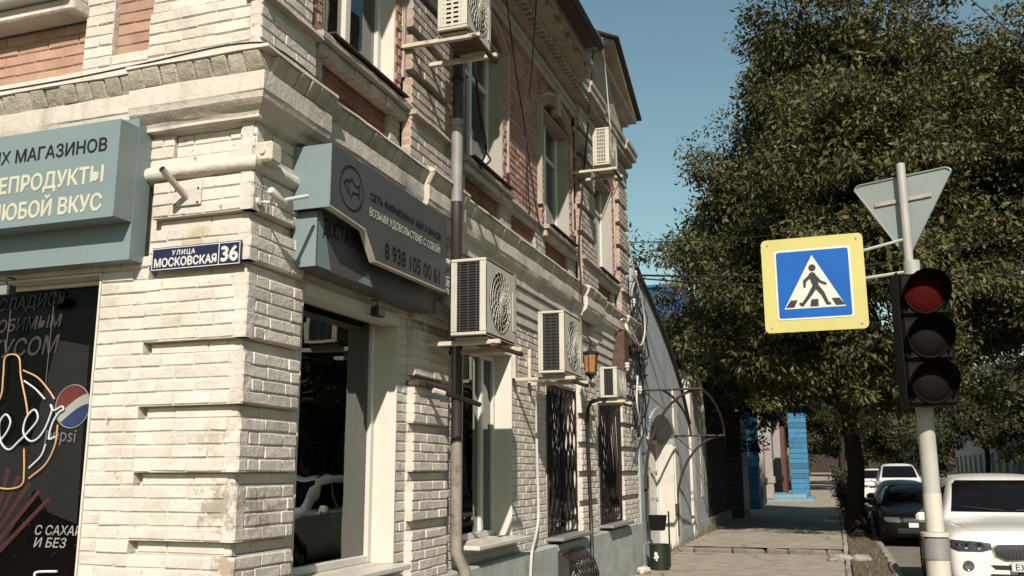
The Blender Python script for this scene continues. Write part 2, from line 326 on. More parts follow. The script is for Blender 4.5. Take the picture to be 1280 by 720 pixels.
mat('kerb_stone', (0.34, 0.31, 0.25), 0.9, 0.2, 6, bump=0.6, bscale=60, stain=(0.13, 0.105, 0.08), stain_amt=0.6, stain_scale=4, bump2=0.5)
mat('step_stone', (0.22, 0.19, 0.15), 0.95, 0.3, 8, bump=0.8, bscale=50, stain=(0.06, 0.048, 0.036), stain_amt=0.85, stain_scale=4, bump2=0.8)
mat('terrain', (0.14, 0.12, 0.09), 0.95, 0.3, 0.5)
def strip(name, x0, x1, ys, dz, m, nx=1, wob=0.0):
    mb = MB(); n = nx + 1
    for y in ys:
        for i in range(n): mb.v.append((x0 + (x1 - x0) * i / nx, y, rise(y) + dz + (random.uniform(-wob, wob) if 0 < i < nx else 0))); mb.r.append(.5)
    for j in range(len(ys) - 1):
        for i in range(nx): mb.f.append((j * n + i, j * n + i + 1, (j + 1) * n + i + 1, (j + 1) * n + i)); mb.m.append(0)
    return struct(mb.build(name, m))
YS = [-60, -20, 0, 10, 18, 26, 34, 42, 46, 60, 90, 130, 200, 400, 900]
strip('ground', -900, 900, YS, -0.16, 'terrain', 8)
strip('road', 0.93, 7.2, YS, -0.045, 'road_asphalt', 2)
strip('crossroad', -60, 60, [-7.5, 0, 2.2], -0.037, 'road_asphalt', 6)
# footway: lower stretch, one step up at the driveway, then on up the street
pv = [2.2 + i * 0.6 for i in range(30)]; pv = [y for y in pv if y < 19.9] + [19.9]
strip('pavement', -3.3, 0.06, pv, 0.0, 'pavement_asphalt', 8, 0.004)
strip('pavement', -12, -3.3, [2.2, 3.4, 4.62], -0.004, 'pavement_asphalt', 4)
up = [20.02 + i * 0.8 for i in range(34)] + [50, 60, 90, 130, 200]
strip('pavement', -3.4, 0.06, up, 0.115, 'pavement_asphalt', 8, 0.004)
strip('verge', 0.18, 0.80, [2.4, 8, 14, 20, 26, 34, 46, 60, 90, 130, 200], 0.03, 'soil', 4, 0.02)
strip('pavement', 7.34, 11, [2.2, 20, 46, 60, 90, 130, 200], 0.02, 'pavement_asphalt', 2)
def kerb_row(name, pts, w, h0, h1, L=0.96, jit=0.012):
    """a kerb of separate stones following x at y0..y1"""
    x, y0, y1 = pts; e = bpy.data.objects.new(name, None); col.objects.link(e); e.location = (x, y0, 0); struct(e); y = 0.0
    while y < y1 - y0:
        mb = MB(); mb.cbox(-w / 2, w / 2, 0.008, L - 0.008, h0, h1, 0.018, j=0.008); mb.cr = random.random()
        o = mb.build('kerb_stone', 'kerb_stone', e, loc=(random.uniform(-jit, jit), y, rise(y0 + y) + random.uniform(-jit, jit) * 0.6)); o.rotation_euler.z = random.uniform(-.012, .012)
        y += L
    return e
kerb_row('kerb', (0.865, 6.2, 60), 0.13, -0.17, 0.05)
kerb_row('pavement_edging', (0.12, 6.2, 19.6), 0.09, -0.15, 0.02, 0.8)
kerb_row('pavement_edging', (0.12, 20.6, 52), 0.09, -0.1, 0.13, 0.8)
kerb_row('far_kerb', (7.27, 6, 60), 0.13, -0.17, 0.04, 2.0)
# the step across the footway: broken concrete edge
st = bpy.data.objects.new('pavement_step', None); col.objects.link(st); st.location = (-3.3, 19.96, 0); struct(st)
x = 0.0
while x < 3.3:
    L = random.uniform(0.35, 0.8); L = min(L, 3.34 - x)
    mb = MB(); mb.cbox(x + .006, x + L - .006, -.07 + random.uniform(-.02, .015), .10, -.1, .112 + random.uniform(-.02, .008), .03, j=.02); mb.build('edge_stone', 'step_stone', st); x += L
# broken concrete lump at the end of the step
mb = MB()
for i in range(9):
    a = random.uniform(0, 6.28); r = random.uniform(0, .28); s = random.uniform(.06, .16); cx, cy = math.cos(a) * r, math.sin(a) * r * 1.6
    mb.cbox(cx - s, cx + s, cy - s, cy + s, -.05, s * .7, s * .4, j=.03)
o = mb.build('rubble', 'kerb_stone', None, loc=(0.12, 18.9, 0.0)); tag(o, 'heap of broken concrete where the pavement step meets the verge', 'rubble')
# wisps of grass and weeds on the verge
def blades(name, pts_fn, n, h, m, label):
    rg = np.random.default_rng(5); V = np.zeros((n * 3, 3)); 
    for i in range(n):
        x, y, z = pts_fn(rg); hh = h * rg.uniform(.3, 1.2); a = rg.uniform(0, 6.28); w = .006 + hh * .03; lx, ly = rg.normal(0, .35, 2) * hh
        V[i * 3] = (x - w * math.cos(a), y - w * math.sin(a), z); V[i * 3 + 1] = (x + w * math.cos(a), y + w * math.sin(a), z); V[i * 3 + 2] = (x + lx, y + ly, z + hh)
    me = bpy.data.meshes.new(name); me.from_pydata(V.tolist(), [], [(i * 3, i * 3 + 1, i * 3 + 2) for i in range(n)]); me.materials.append(MATS[m])
    me.attributes.new('rnd', 'FLOAT', 'POINT').data.foreach_set('value', np.repeat(rg.random(n), 3))
    o = bpy.data.objects.new(name, me); col.objects.link(o); o['kind'] = 'stuff'; o['label'] = label; o['category'] = 'grass'; return o
leaf_mat('grass_leaf', (0.07, 0.066, 0.03), (0.20, 0.17, 0.09), 0.2)
blades('verge_grass', lambda g: (g.uniform(.2, .78), 6.5 + 45 * g.random() ** 1.3, .02), 4200, .075, 'grass_leaf', 'dry tufts of grass and weeds along the verge')
blades('wall_weeds', lambda g: (-3.16 + abs(g.normal(0, .05)), g.uniform(16.5, 25.5) if g.random() < .5 else g.normal(25.2, .25), .1 if g.random() < .9 else .0), 500, .16, 'grass_leaf', 'weeds growing along the foot of the grey wall')

# ------------------------------------------------------------------ the brick corner building
bld = thing('corner_building', 'two-storey brick corner building with cream ground floor and rose upper floor', 'building', (FA, FB, 0))
C = 0.0786; Z0 = 1.257; PW = -0.07                # brick course, course grid, recess of the wall behind the pilasters
rb = random.Random(3)
def pbox(mb, pl, a0, a1, p0, p1, z0, z1, mi=0, c=0, j=0):
    if pl == 'R': A = (p0, p1, a0 - FB, a1 - FB, z0, z1)
    else: A = (a0 - FA, a1 - FA, -p1, -p0, z0, z1)
    return mb.cbox(*A, c=c, mi=mi, j=j, rg=rb) if c else mb.box(*A, mi)
BR = []                                           # every brick: plane, a0, a1, p, depth, z0, z1, material, material of the -Y side
MORTAR = []
def cut(iv, a, b):
    out = []
    for s, e in iv:
        if b <= s or a >= e: out.append((s, e)); continue
        if a > s: out.append((s, a))
        if b < e: out.append((b, e))
    return out
def lay(pl, a0, a1, z0, z1, p, m, holes=(), side=None, L=0.262, depth=0.09, corner=None, phase=0):
    k0 = round((z0 - Z0) / C); k1 = round((z1 - Z0) / C)
    for k in range(k0, k1):
        zb = Z0 + k * C; zt = zb + C; iv = [(a0, a1)]
        for (ha, hb, hz0, hz1) in holes:
            if zt - .03 > hz0 and zb + .03 < hz1: iv = cut(iv, ha, hb)
        odd = (k + phase) % 2
        for s, e in iv:
            if corner and pl == 'L' and abs(e - corner) < 1e-4 and not odd: e -= depth + .004
            if corner and pl == 'R' and abs(s - corner) < 1e-4 and odd: s += depth + .004
            a = s - (L * .5 if odd else 0.0) - (rb.uniform(0, .03) if a0 < s - .01 else 0)
            while a < e - .01:
                b = a + L * rb.uniform(.94, 1.06); lo, hi = max(a, s), min(b, e)
                if hi - lo < .07 and hi < e - .01: a = b; continue
                if e - hi < .07: hi = e
                if hi - lo > .03: BR.append((pl, lo + .0012, hi - .0012, p + rb.uniform(-.003, .003), depth, zb + .0035 + rb.uniform(-.0012, .0012), zt - .0035 + rb.uniform(-.0012, .0012), m, side))
                a = hi if hi == e else b
        for s, e in iv: MORTAR.append((pl, s + .002, e - .002, p - depth + .004, p - .0085, zb, zt, m, side))
def backing(pl, a0, a1, z0, z1, p, holes, th, name, m):
    A = sorted({a0, a1, *[h[0] for h in holes if a0 < h[0] < a1], *[h[1] for h in holes if a0 < h[1] < a1]})
    Zs = sorted({z0, z1, *[h[2] for h in holes if z0 < h[2] < z1], *[h[3] for h in holes if z0 < h[3] < z1]})
    mb = MB()
    for i in range(len(A) - 1):
        for j in range(len(Zs) - 1):
            ca, cz = (A[i] + A[i + 1]) / 2, (Zs[j] + Zs[j + 1]) / 2
            if any(h[0] < ca < h[1] and h[2] < cz < h[3] for h in holes): continue
            pbox(mb, pl, A[i], A[i + 1], p - th, p, Zs[j], Zs[j + 1])
    return mb.build(name, m, bld)
WG = [(5.32, 6.79, .95, 2.92), (8.2, 9.66, .98, 2.92), (10.97, 12.30, .87, 2.73), (13.66, 15.10, .87, 2.73)]
WU = [(5.36, 6.55, 4.70, 6.5), (8.12, 9.28, 4.70, 6.5), (10.85, 12.08, 4.70, 6.5), (13.5, 14.80, 4.70, 6.5)]
LG = [(-6.6, -4.345, .90, 2.90)]; LU = [(-6.3, -4.86, 4.88, 6.5)]
YU = 15.7                                         # upper storey ends a little short of it
YE = 16.3                                         # far end of the street front
wall_g = backing('R', 4.72, YE, .0, 4.2, PW - .05, WG, .30, 'ground_floor_wall', 'cream_plaster')
wall_u = backing('R', 4.72, YU, 4.2, 7.1, PW - .05, WU, .30, 'upper_floor_wall', 'rose_brick')
backing('L', -9.5, FA - .12, .0, 4.2, -.082, LG, .30, 'side_wall', 'cream_plaster')
backing('L', -9.5, FA - .12, 4.2, 7.1, -.082, LU, .30, 'side_upper_wall', 'cream_plaster')
mb = MB(); mb.box(-.2, -.105, .105, .2, 0, 7.1); mb.build('corner_core', 'cream_plaster', bld)   # core of the corner pier
# ground floor bricks, street front
PIL = [(4.6, 5.215), (6.98, 7.70), (12.42, 13.30), (15.12, YE)]
hol = [(h[0], h[1], h[2], h[3]) for h in WG] + [(a, b, 0, 9) for a, b in PIL]
lay('R', 4.6, YE, .80, 3.80, PW, 'cream_brick', hol)
REC = [(1.17, 1.257), (1.565, 1.655), (1.96, 2.044), (2.355, 2.437), (2.806, 2.89), (3.11, 3.19)]
def quoins(pl, a0, a1, m, side, corner=None, recs=REC, zlo=.785, zhi=3.46, p=0.0, dp=.055):
    z = zlo
    for (r0, r1) in list(recs) + [(zhi, None)]:
        if r0 > z: lay(pl, a0, a1, z, r0, p, m, side=side, corner=corner)
        if r1: lay(pl, a0 + (.03 if pl == 'L' else (dp if corner else 0)), a1 - (dp if pl == 'L' and corner else 0), r0, r1, p - dp, m, depth=.05, side=side, corner=None, L=.4); z = r1
k_ = [round((z - Z0) / C) for z in (1.17, 1.257)]
REC = [(Z0 + round((a - Z0) / C) * C, Z0 + round((b - Z0) / C) * C) for a, b in REC]
quoins('L', -3.985, FA, 'cream_brick', None, corner=FA)
quoins('R', 4.6, 5.215, 'cream_brick', None, corner=4.6)
for a, b in PIL[1:]: quoins('R', a, b, 'cream_brick', None)
lay('L', -4.345, -3.985, .80, 3.0, -.010, 'cream_brick')
lay('L', -4.345, FA, 3.46, 3.86, -.012, 'cream_brick', holes=[(-3.86, -3.36, 3.6, 3.80)], corner=FA)
lay('L', -3.86, -3.36, 3.60, 3.82, -.04, 'cream_brick', depth=.03)
lay('R', 4.6, 5.215, 3.46, 3.86, -.012, 'cream_brick', corner=4.6)
lay('L', -9.5, -4.345, 2.92, 3.86, -.010, 'cream_brick', holes=[(-9, -4.1, 3.0, 3.8)])
# street front above the windows: stepped fascias under the cornice
mb = MB()
for i, (z0, z1, p) in enumerate([(3.30, 3.42, PW + .02), (3.42, 3.56, PW + .04), (3.56, 3.70, PW + .06), (3.70, 3.86, PW + .085)]):
    for a, b in ((5.25, 6.97), (7.71, 12.41), (13.31, 15.11)): pbox(mb, 'R', a, b, PW - .05, p, z0, z1 - .006, c=.008)
mb.build('fascia', 'cream_plaster', bld)
# ---- cornice between the storeys: profile swept round the corner, broken forward over the pilasters
rc = random.Random(11)
def run(mb, pl, a0, a1, prof, dp=0.0, step=.16, j=.0045, mitre0=False, mitre1=False, mi=0):
    n = max(2, int(abs(a1 - a0) / step)); base = len(mb.v); k = len(prof)
    for i in range(n + 1):
        t = i / n; jj = [(rc.uniform(-j, j), rc.uniform(-j, j)) for _ in prof]
        for q, (p, z) in enumerate(prof):
            P = p + dp; lo = a0 - (P if mitre0 else 0); hi = a1 + (P if mitre1 else 0)
            a = lo + (hi - lo) * t
            J = jj[q] if 0 < i < n else (0, 0)
            P += J[0] if 0 < q < k - 1 else 0; zz = z + (J[1] if 0 < q < k - 1 else 0)
            mb.v.append((P, a - FB, zz) if pl == 'R' else (a - FA, -P, zz)); mb.r.append(.5)
    for i in range(n):
        for q in range(k - 1): mb.f.append((base + i * k + q, base + i * k + q + 1, base + (i + 1) * k + q + 1, base + (i + 1) * k + q)); mb.m.append(mi)
    for e in (0, n): mb.f.append(tuple(base + e * k + q for q in range(k))); mb.m.append(mi)
PROF = [(-.09, 4.25), (.06, 4.225), (.13, 4.195), (.135, 4.172), (.075, 4.165), (.06, 4.06), (.085, 4.05), (.085, 3.93), (.078, 3.92), (.07, 3.885), (.045, 3.855), (.012, 3.835), (.0, 3.81), (.0, 3.79), (-.09, 3.785)]
mb = MB()
run(mb, 'L', -9.5, -4.12, PROF, 0); run(mb, 'L', -4.12, FA, PROF, .045, mitre1=True); run(mb, 'R', FB, 5.28, PROF, .045, mitre0=True)
for a, b, d in ((5.28, 6.92, 0), (6.92, 7.76, .05), (7.76, 12.36, 0), (12.36, 13.36, .05), (13.36, 15.06, 0), (15.06, YE, .05)): run(mb, 'R', a, b, PROF, d)
mb.build('cornice', 'cream_plaster', bld, angle=20)
def sold(pl, a0, a1, dp, mitre=0):                # the row of brick ends along the lip of the cornice
    a = a0
    while a < a1 - .05:
        w = rb.uniform(.118, .135); b = min(a + w, a1); BR.append((pl, a + .0025, b - .0025, .128 + dp + rb.uniform(-.008, .008), .1, 4.062 + rb.uniform(-.006, .004), 4.168 + rb.uniform(-.004, .004), 'cornice_brick', None)); a = b
sold('L', -9.5, -4.12, 0); sold('L', -4.12, FA + .15, .045); sold('R', FB - .05, 5.28, .045)
for a, b, d in ((5.28, 6.92, 0), (6.92, 7.76, .05), (7.76, 12.36, 0), (12.36, 13.36, .05), (13.36, 15.06, 0), (15.06, YE, .05)): sold('R', a, b, d)
# torus on the corner pier, and on the other pilasters
TOR = [(-.05, 3.565)] + [(.0 + .042 * math.sin(math.pi * t / 8), 3.515 + .045 * math.cos(math.pi * t / 8)) for t in range(9)] + [(-.05, 3.465)]
mb = MB(); run(mb, 'L', -4.06, FA, TOR, .0, .12, .006, mitre1=True); run(mb, 'R', FB, 5.26, TOR, 0, .12, .006, mitre0=True)
mb.build('torus_moulding', 'cream_brick', bld, angle=50, rnd=True)
for a, b in PIL[1:]: mb = MB(); run(mb, 'R', a - .03, b + .03 if b < YE else b, TOR, 0); mb.build('torus_moulding', 'cream_brick', bld, angle=50, rnd=True)
# ---- plinth
mb = MB()
iv = [(4.6, YE)]
for h in ((10.9, 12.0),): iv = cut(iv, h[0] + .12, h[1] + .12)
for a, b in iv: pbox(mb, 'R', a, b, PW - .05, .05, -.12, .785, c=.015)
pbox(mb, 'R', 11.02, 12.12, PW - .05, .05, .70, .785, c=.01)
pbox(mb, 'L', -9.5, FA - .0, -.05, .05, -.12, .78, c=.015)
mb.build('plinth', 'plinth', bld)
# ---- upper storey
PU = [(4.6, 5.20), (6.70, 7.52), (12.40, 13.28), (14.95, YU)]
holU = [(h[0] - .11, h[1] + .11, h[2] - .1, h[3] + .06) for h in WU] + [(a, b, 4.2, 8) for a, b in PU]
lay('R', 4.6, YU, 4.70, 6.72, PW, 'rose_brick', holU)
for (a0, a1, z0, z1) in WU:                       # raised brick surrounds, salmon on the side that faces the cross street
    lay('R', a0 - .11, a0, 4.70, 6.45, PW + .045, 'rose_brick', side='salmon_brick', L=.11, depth=.08)
    lay('R', a1, a1 + .11, 4.70, 6.45, PW + .045, 'rose_brick', side='salmon_brick', L=.11, depth=.08)
RU = [(Z0 + round((4.62 + i * .393 + .31 - Z0) / C) * C, Z0 + round((4.62 + i * .393 + .31 - Z0) / C) * C + C) for i in range(6)]
for i, (a, b) in enumerate(PU):
    m = 'cream_brick' if i == 0 else 'trim'
    quoins('R', a, b, m, None if i == 0 else 'salmon_brick', corner=4.6 if i == 0 else None, recs=RU if i else [], zlo=4.60, zhi=6.72, p=.0 if i == 0 else .055, dp=.07)
# pedestal zone below the sills
for a, b in ((5.2, 6.70), (7.52, 12.40), (13.28, 14.95)):
    hp = [(h[0] + .06, h[1] - .06, 4.28, 4.53) for h in WU] + [(9.58, 10.5, 4.28, 4.53)]
    lay('R', a, b, 4.22, 4.62, PW + .03, 'trim', hp, L=.3)
    for h in hp:
        if a < h[0] < b: lay('R', h[0], h[1], 4.25, 4.56, PW - .015, 'panel_brick', depth=.05)
for i, (a, b) in enumerate(PU): lay('R', a - .03, b + .03 if b < YU else b, 4.22, 4.60, .02 if i == 0 else .07, 'cream_brick' if i == 0 else 'trim', side=None if i == 0 else 'salmon_brick', corner=None)
# side street front, upper
lay('L', -4.10, FA, 4.22, 4.60, .02, 'cream_brick'); lay('L', -4.10, FA, 4.60, 6.72, 0, 'cream_brick', corner=4.6 and FA)
lay('L', -4.42, -4.10, 4.22, 4.38, .0, 'cream_brick', L=.3); lay('L', -4.42, -4.10, 4.38, 5.2, -.045, 'salmon_brick', depth=.04); lay('L', -4.42, -4.10, 5.2, 6.72, .0, 'cream_brick')
lay('L', -4.66, -4.42, 4.22, 6.72, .0, 'cream_brick', L=.24)
lay('L', -6.6, -4.66, 4.22, 4.36, .0, 'cream_brick'); lay('L', -6.6, -4.66, 4.36, 4.72, -.05, 'salmon_brick', depth=.04); lay('L', -9.5, -6.6, 4.22, 6.72, 0, 'cream_brick')
lay('L', -4.86, -4.66, 4.88, 6.72, -.02, 'cream_brick', L=.2); lay('L', -6.6, -4.86, 6.5, 6.72, 0, 'cream_brick')
mb = MB(); pbox(mb, 'L', -6.5, -4.66, -.05, .22, 4.815, 4.875, c=.012); mb.build('sill', 'pvc', bld)
mb = MB(); pbox(mb, 'L', -6.5, -4.64, -.05, .13, 4.72, 4.808, c=.012, j=.004); mb.build('sill_course', 'cream_plaster', bld)
# sills of the street front
for i, (a0, a1, z0, z1) in enumerate(WU):
    mb = MB(); run(mb, 'R', a0 - .13, a1 + .13, [(-.3, 4.70), (.06, 4.685), (.075, 4.67), (.07, 4.635), (-.1, 4.63)], 0, .12, .006); mb.build('sill', 'trim', bld)
    mb = MB(); pbox(mb, 'R', a0 - .02, a1 + .02, -.25, .095, 4.704, 4.716); mb.build('sill_flashing', 'roof_sheet', bld)
    a = a0 - .11
    while a < a1 + .1: BR.append(('R', a + .004, a + .126, .03 + rb.uniform(-.008, .004), .1, 4.545, 4.625, 'trim', None)); a += .13
mb = MB(); run(mb, 'R', 9.42, 10.7, [(-.1, 4.69), (.0, 4.68), (.01, 4.64), (-.1, 4.63)], 0, .15, .006); mb.build('string_course', 'trim', bld)
for i, (a, b) in enumerate(PU): mb = MB(); run(mb, 'R', a - .04, b + .04 if b < YU else b, [(-.1, 4.66), (.06 + .05 * (i > 0), 4.64), (.075 + .05 * (i > 0), 4.60), (-.1, 4.59)], 0, .15, .006); mb.build('string_course', 'trim', bld)
# arched heads: spandrels, drip mould and keystone
for i, (a0, a1, z0, z1) in enumerate(WU):
    mid = (a0 + a1) / 2; hw = (a1 - a0) / 2; s = .20; r = (hw * hw + s * s) / (2 * s); zc = z1 - r; t = math.asin(hw / r)
    curve = [(mid + r * math.sin(u), zc + r * math.cos(u)) for u in [t - 2 * t * q / 12 for q in range(13)]]   # from a1 to a0
    poly = [(a0 - .11, 6.44), (a0, 6.30)] + curve[::-1] + [(a1, 6.30), (a1 + .11, 6.44), (a1 + .11, 6.60), (a0 - .11, 6.60)]
    mb = MB()
    for q in range(12):
        (x1, w1), (x0, w0) = curve[q], curve[q + 1]
        vs8 = [(P, x - FB, z) for P in (PW - .25, PW + .044) for x, z in ((x0, w0), (x1, w1), (x1, 6.64), (x0, 6.64))]
        mb.add(vs8, [(0, 1, 2, 3), (7, 6, 5, 4), (0, 4, 5, 1), (1, 5, 6, 2), (2, 6, 7, 3), (3, 7, 4, 0)])
    for lo, hi in ((a0 - .11, a0), (a1, a1 + .11)): pbox(mb, 'R', lo, hi, PW - .25, PW + .043, 6.45, 6.64)
    mb.build('arch_head', 'rose_brick', bld)
    mb = MB(); r2 = r + .14
    rim = [(mid + r2 * math.sin(u), zc + r2 * math.cos(u)) for u in [-t * 1.03 + 2.06 * t * q / 14 for q in range(15)]]
    path = [(a0 - .14, 4.95), (a0 - .14, rim[0][1])] + rim + [(a1 + .14, rim[-1][1]), (a1 + .14, 4.95)]
    for q in range(len(path) - 1):
        (x0, w0), (x1, w1) = path[q], path[q + 1]; d = Vector((x1 - x0, w1 - w0)); n2 = Vector((-d.y, d.x)).normalized() * .02
        pts = [(x0 + n2.x, w0 + n2.y), (x1 + n2.x, w1 + n2.y), (x1 - n2.x, w1 - n2.y), (x0 - n2.x, w0 - n2.y)]
        mb.add([(P, x - FB, z) for P in (PW - .02, PW + .062) for x, z in pts], [(0, 1, 2, 3), (7, 6, 5, 4), (0, 4, 5, 1), (1, 5, 6, 2), (2, 6, 7, 3), (3, 7, 4, 0)])
    mb.build('drip_mould', 'trim', bld)
    mb = MB(); mb.add([(P, x - FB, z) for P in (PW - .02, PW + .085) for x, z in ((mid - .055, 6.40), (mid + .055, 6.40), (mid + .08, 6.78), (mid - .08, 6.78))], [(0, 1, 2, 3), (7, 6, 5, 4), (0, 4, 5, 1), (1, 5, 6, 2), (2, 6, 7, 3), (3, 7, 4, 0)])
    mb.build('keystone', 'trim', bld)
# entablature: architrave, frieze, dentils, corona, roof edge
ENT = [(PW - .05, 6.72), (PW + .05, 6.725), (PW + .06, 6.80), (PW + .085, 6.81), (PW + .09, 6.88), (PW + .03, 6.89), (PW + .03, 6.97), (.10, 6.985), (.12, 7.06), (.15, 7.075), (.34, 7.08), (.35, 7.17), (.42, 7.19), (.43, 7.25), (PW - .05, 7.27)]
ENT2 = [(min(p, .13 + (p - .13) * .33), z) for p, z in ENT]
mb = MB(); run(mb, 'L', -9.5, FA, ENT, 0, .3, .004, mitre1=True); run(mb, 'R', FB, 11.9, ENT, 0, .2, .004, mitre0=True); run(mb, 'R', 11.9, YU, ENT2, 0, .2, .004)
for i, (a, b) in enumerate(PU[1:]): run(mb, 'R', a - .04, min(b + .04, YU + .03), [(p + (.06 if z < 7 else .035), z + .002 * (i + 1)) for p, z in (ENT if b < 11 else ENT2)], 0, .2, .003)
mb.build('entablature', 'trim', bld, angle=28)
mb = MB(); a = 4.7
while a < YU - .1: pbox(mb, 'R', a, a + .07, -.03, .21 if a < 11.8 else .17, 6.985, 7.068, c=.006, j=.003); a += .125
o = mb.build('dentil_course', 'trim', bld, kind='stuff')
mb = MB(); a = 4.8
while a < 11.6: pbox(mb, 'R', a, a + .22, .05, .385, 7.092, 7.162, c=.01, j=.004); a += .45
mb.build('corona_blocks', 'trim', bld, kind='stuff')
mb = MB()                                         # sheet roof with its overhang
ye = 11.3 - FB; mb.add([(.68, -.68, 7.27), (.68, ye, 7.27), (-4.5, YE - FB, 9.2), (-4.5, 4.5, 9.2), (-9, -.68, 7.27), (.68, -.68, 7.235), (.68, ye, 7.235), (-.1, ye, 7.30), (-.1, .1, 7.30), (-9, .1, 7.3), (-9, -.68, 7.235), (-9, 4.5, 9.2)],
       [(0, 1, 2, 3), (0, 3, 11, 4), (0, 5, 6, 1), (1, 6, 7), (5, 8, 7, 6), (5, 10, 9, 8), (0, 4, 10, 5)])
mb.build('roof', 'roof_sheet', bld, angle=10)
mb = MB(); mb.tube([(.66, -.6, 7.23), (.66, 6.65, 7.20)], .045, 8); mb.build('gutter', 'brown_pipe', bld)
# pediment over the end bay
pa0, pa1, pz0, pz1 = 12.25, 15.68, 7.75, 8.62; pm = (pa0 + pa1) / 2
def gable(mb, P0, P1, off, z0, th=None):
    o1 = [(pa0 - off, z0), (pa1 + off, z0), (pm, pz1 + off * .55)]
    if th is None: mb.add([(P, a - FB, z) for P in (P0, P1) for a, z in o1], [(0, 1, 2), (5, 4, 3), (0, 3, 4, 1), (1, 4, 5, 2), (2, 5, 3, 0)])
    else:
        for s, e in ((o1[0], o1[2]), (o1[2], o1[1])):
            q = [s, e, (e[0], e[1] - th), (s[0], s[1] - th)]
            mb.add([(P, a - FB, z) for P in (P0, P1) for a, z in q], [(0, 1, 2, 3), (7, 6, 5, 4), (0, 4, 5, 1), (1, 5, 6, 2), (2, 6, 7, 3), (3, 7, 4, 0)])
mb = MB(); gable(mb, -2.2, .02, -.05, pz0); pbox(mb, 'R', 12.3, 15.64, -1.6, .02, 7.26, 7.76); mb.build('tympanum', 'trim', bld, angle=10)
mb = MB(); gable(mb, -.2, .12, .0, pz0 + .14, .13); gable(mb, -.2, .26, .05, pz0 + .17, .10); mb.build('raking_cornice', 'trim', bld, angle=10)
mb = MB(); gable(mb, -2.2, .34, .14, pz0 + .19, .035); mb.build('pediment_roof', 'roof_sheet', bld, angle=10)
# ---- windows
def window(pl, a0, a1, z0, z1, rec, fr=.055, mull=(), trans=(), sill=None, name='window', arch=False, glass='window_glass', room=.7, fm='pvc', depth=.06):
    w = bpy.data.objects.new(name, None); col.objects.link(w); w.parent = bld
    mb = MB(); P0, P1 = -rec - depth, -rec
    for lo, hi, q0, q1 in ((a0, a0 + fr, z0, z1), (a1 - fr, a1, z0, z1), (a0 + fr, a1 - fr, z0, z0 + fr), (a0 + fr, a1 - fr, z1 - fr, z1)): pbox(mb, pl, lo, hi, P0, P1, q0, q1, c=.006)
    for mx_ in mull: pbox(mb, pl, mx_ - fr * .6, mx_ + fr * .6, P0, P1 + .004, z0 + fr, z1 - fr, c=.006)
    xs = [a0] + list(mull) + [a1]
    for tz in trans: pbox(mb, pl, a0 + fr, a1 - fr, P0 + .004, P1 - .004, tz - fr * .5, tz + fr * .5, c=.006)
    mb.build('frame', fm, w)
    for i in range(len(xs) - 1):
        mb = MB(); pbox(mb, pl, xs[i] + fr * .4, xs[i + 1] - fr * .4, P0 + .02, P0 + .026, z0 + fr * .5, z1 - fr * .5); mb.build('pane', glass, w)
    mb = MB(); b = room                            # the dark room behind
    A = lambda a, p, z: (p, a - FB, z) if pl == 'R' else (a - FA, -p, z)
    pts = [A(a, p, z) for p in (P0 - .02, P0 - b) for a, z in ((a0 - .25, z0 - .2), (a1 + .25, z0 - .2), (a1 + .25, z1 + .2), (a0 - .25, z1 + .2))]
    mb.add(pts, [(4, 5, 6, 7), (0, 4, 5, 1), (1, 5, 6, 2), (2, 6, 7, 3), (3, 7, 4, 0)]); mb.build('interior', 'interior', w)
    if sill:
        mb = MB(); pbox(mb, pl, a0 - sill[0], a1 + sill[0], -rec, sill[1], z0 - .045, z0 - .003, c=.008); mb.build('sill', sill[2], w)
    return w
def reveal(pl, a0, a1, z0, z1, rec, m='reveal', th=.012, pf=PW + .004):
    mb = MB(); pbox(mb, pl, a1 - th, a1 + .001, -rec - .07, pf, z0, z1); pbox(mb, pl, a0 - .001, a0 + th, -rec - .07, pf, z0, z1); pbox(mb, pl, a0 + th, a1 - th, -rec - .07, pf, z1 - th, z1 + .001)
    return mb.build('reveal', m, bld)
for i, (a0, a1, z0, z1) in enumerate(WG):
    if i < 2:
        reveal('R', a0, a1, z0, z1, .26); window('R', a0 + .013, a1 - .013, z0, z1 - .013, .26, .06, mull=(a1 - .42,) if i == 1 else (), sill=(.05, .07 if i == 0 else .13, 'pvc'))
        if i == 0:
            mb = MB(); pbox(mb, 'R', a0 + .013, a1 - .013, -.20, PW + .02, z1 - .10, z1 - .013); mb.build('soffit_panel', 'reveal', bld)
    else:
        reveal('R', a0, a1, z0, z1, .2, 'cream_plaster'); window('R', a0 + .013, a1 - .013, z0, z1 - .013, .2, .06, mull=((a0 + a1) / 2,), fm='rust', sill=(.04, .14, 'zinc'))
for i, (a0, a1, z0, z1) in enumerate(WU):
    reveal('R', a0, a1, 4.717, z1 - .2, .2 if i else .16, 'shaded_reveal' if i else 'reveal', pf=PW + .03)
    window('R', a0 + .013, a1 - .013, 4.72, z1, .2 if i else .16, .07 if i == 0 else .055, mull=((a0 + a1) / 2,) if i != 3 else (), trans=(5.85,) if i else ())
# cross street shop window
reveal('L', LG[0][0], LG[0][1], .9, 2.90, .16, pf=-.008)
shop = window('L', -6.587, -4.358, .91, 2.887, .13, .028, glass='clear_glass', room=.5)
window('L', -6.29, -4.87, 4.89, 6.49, .12, .06, mull=(-5.4,), room=.5)
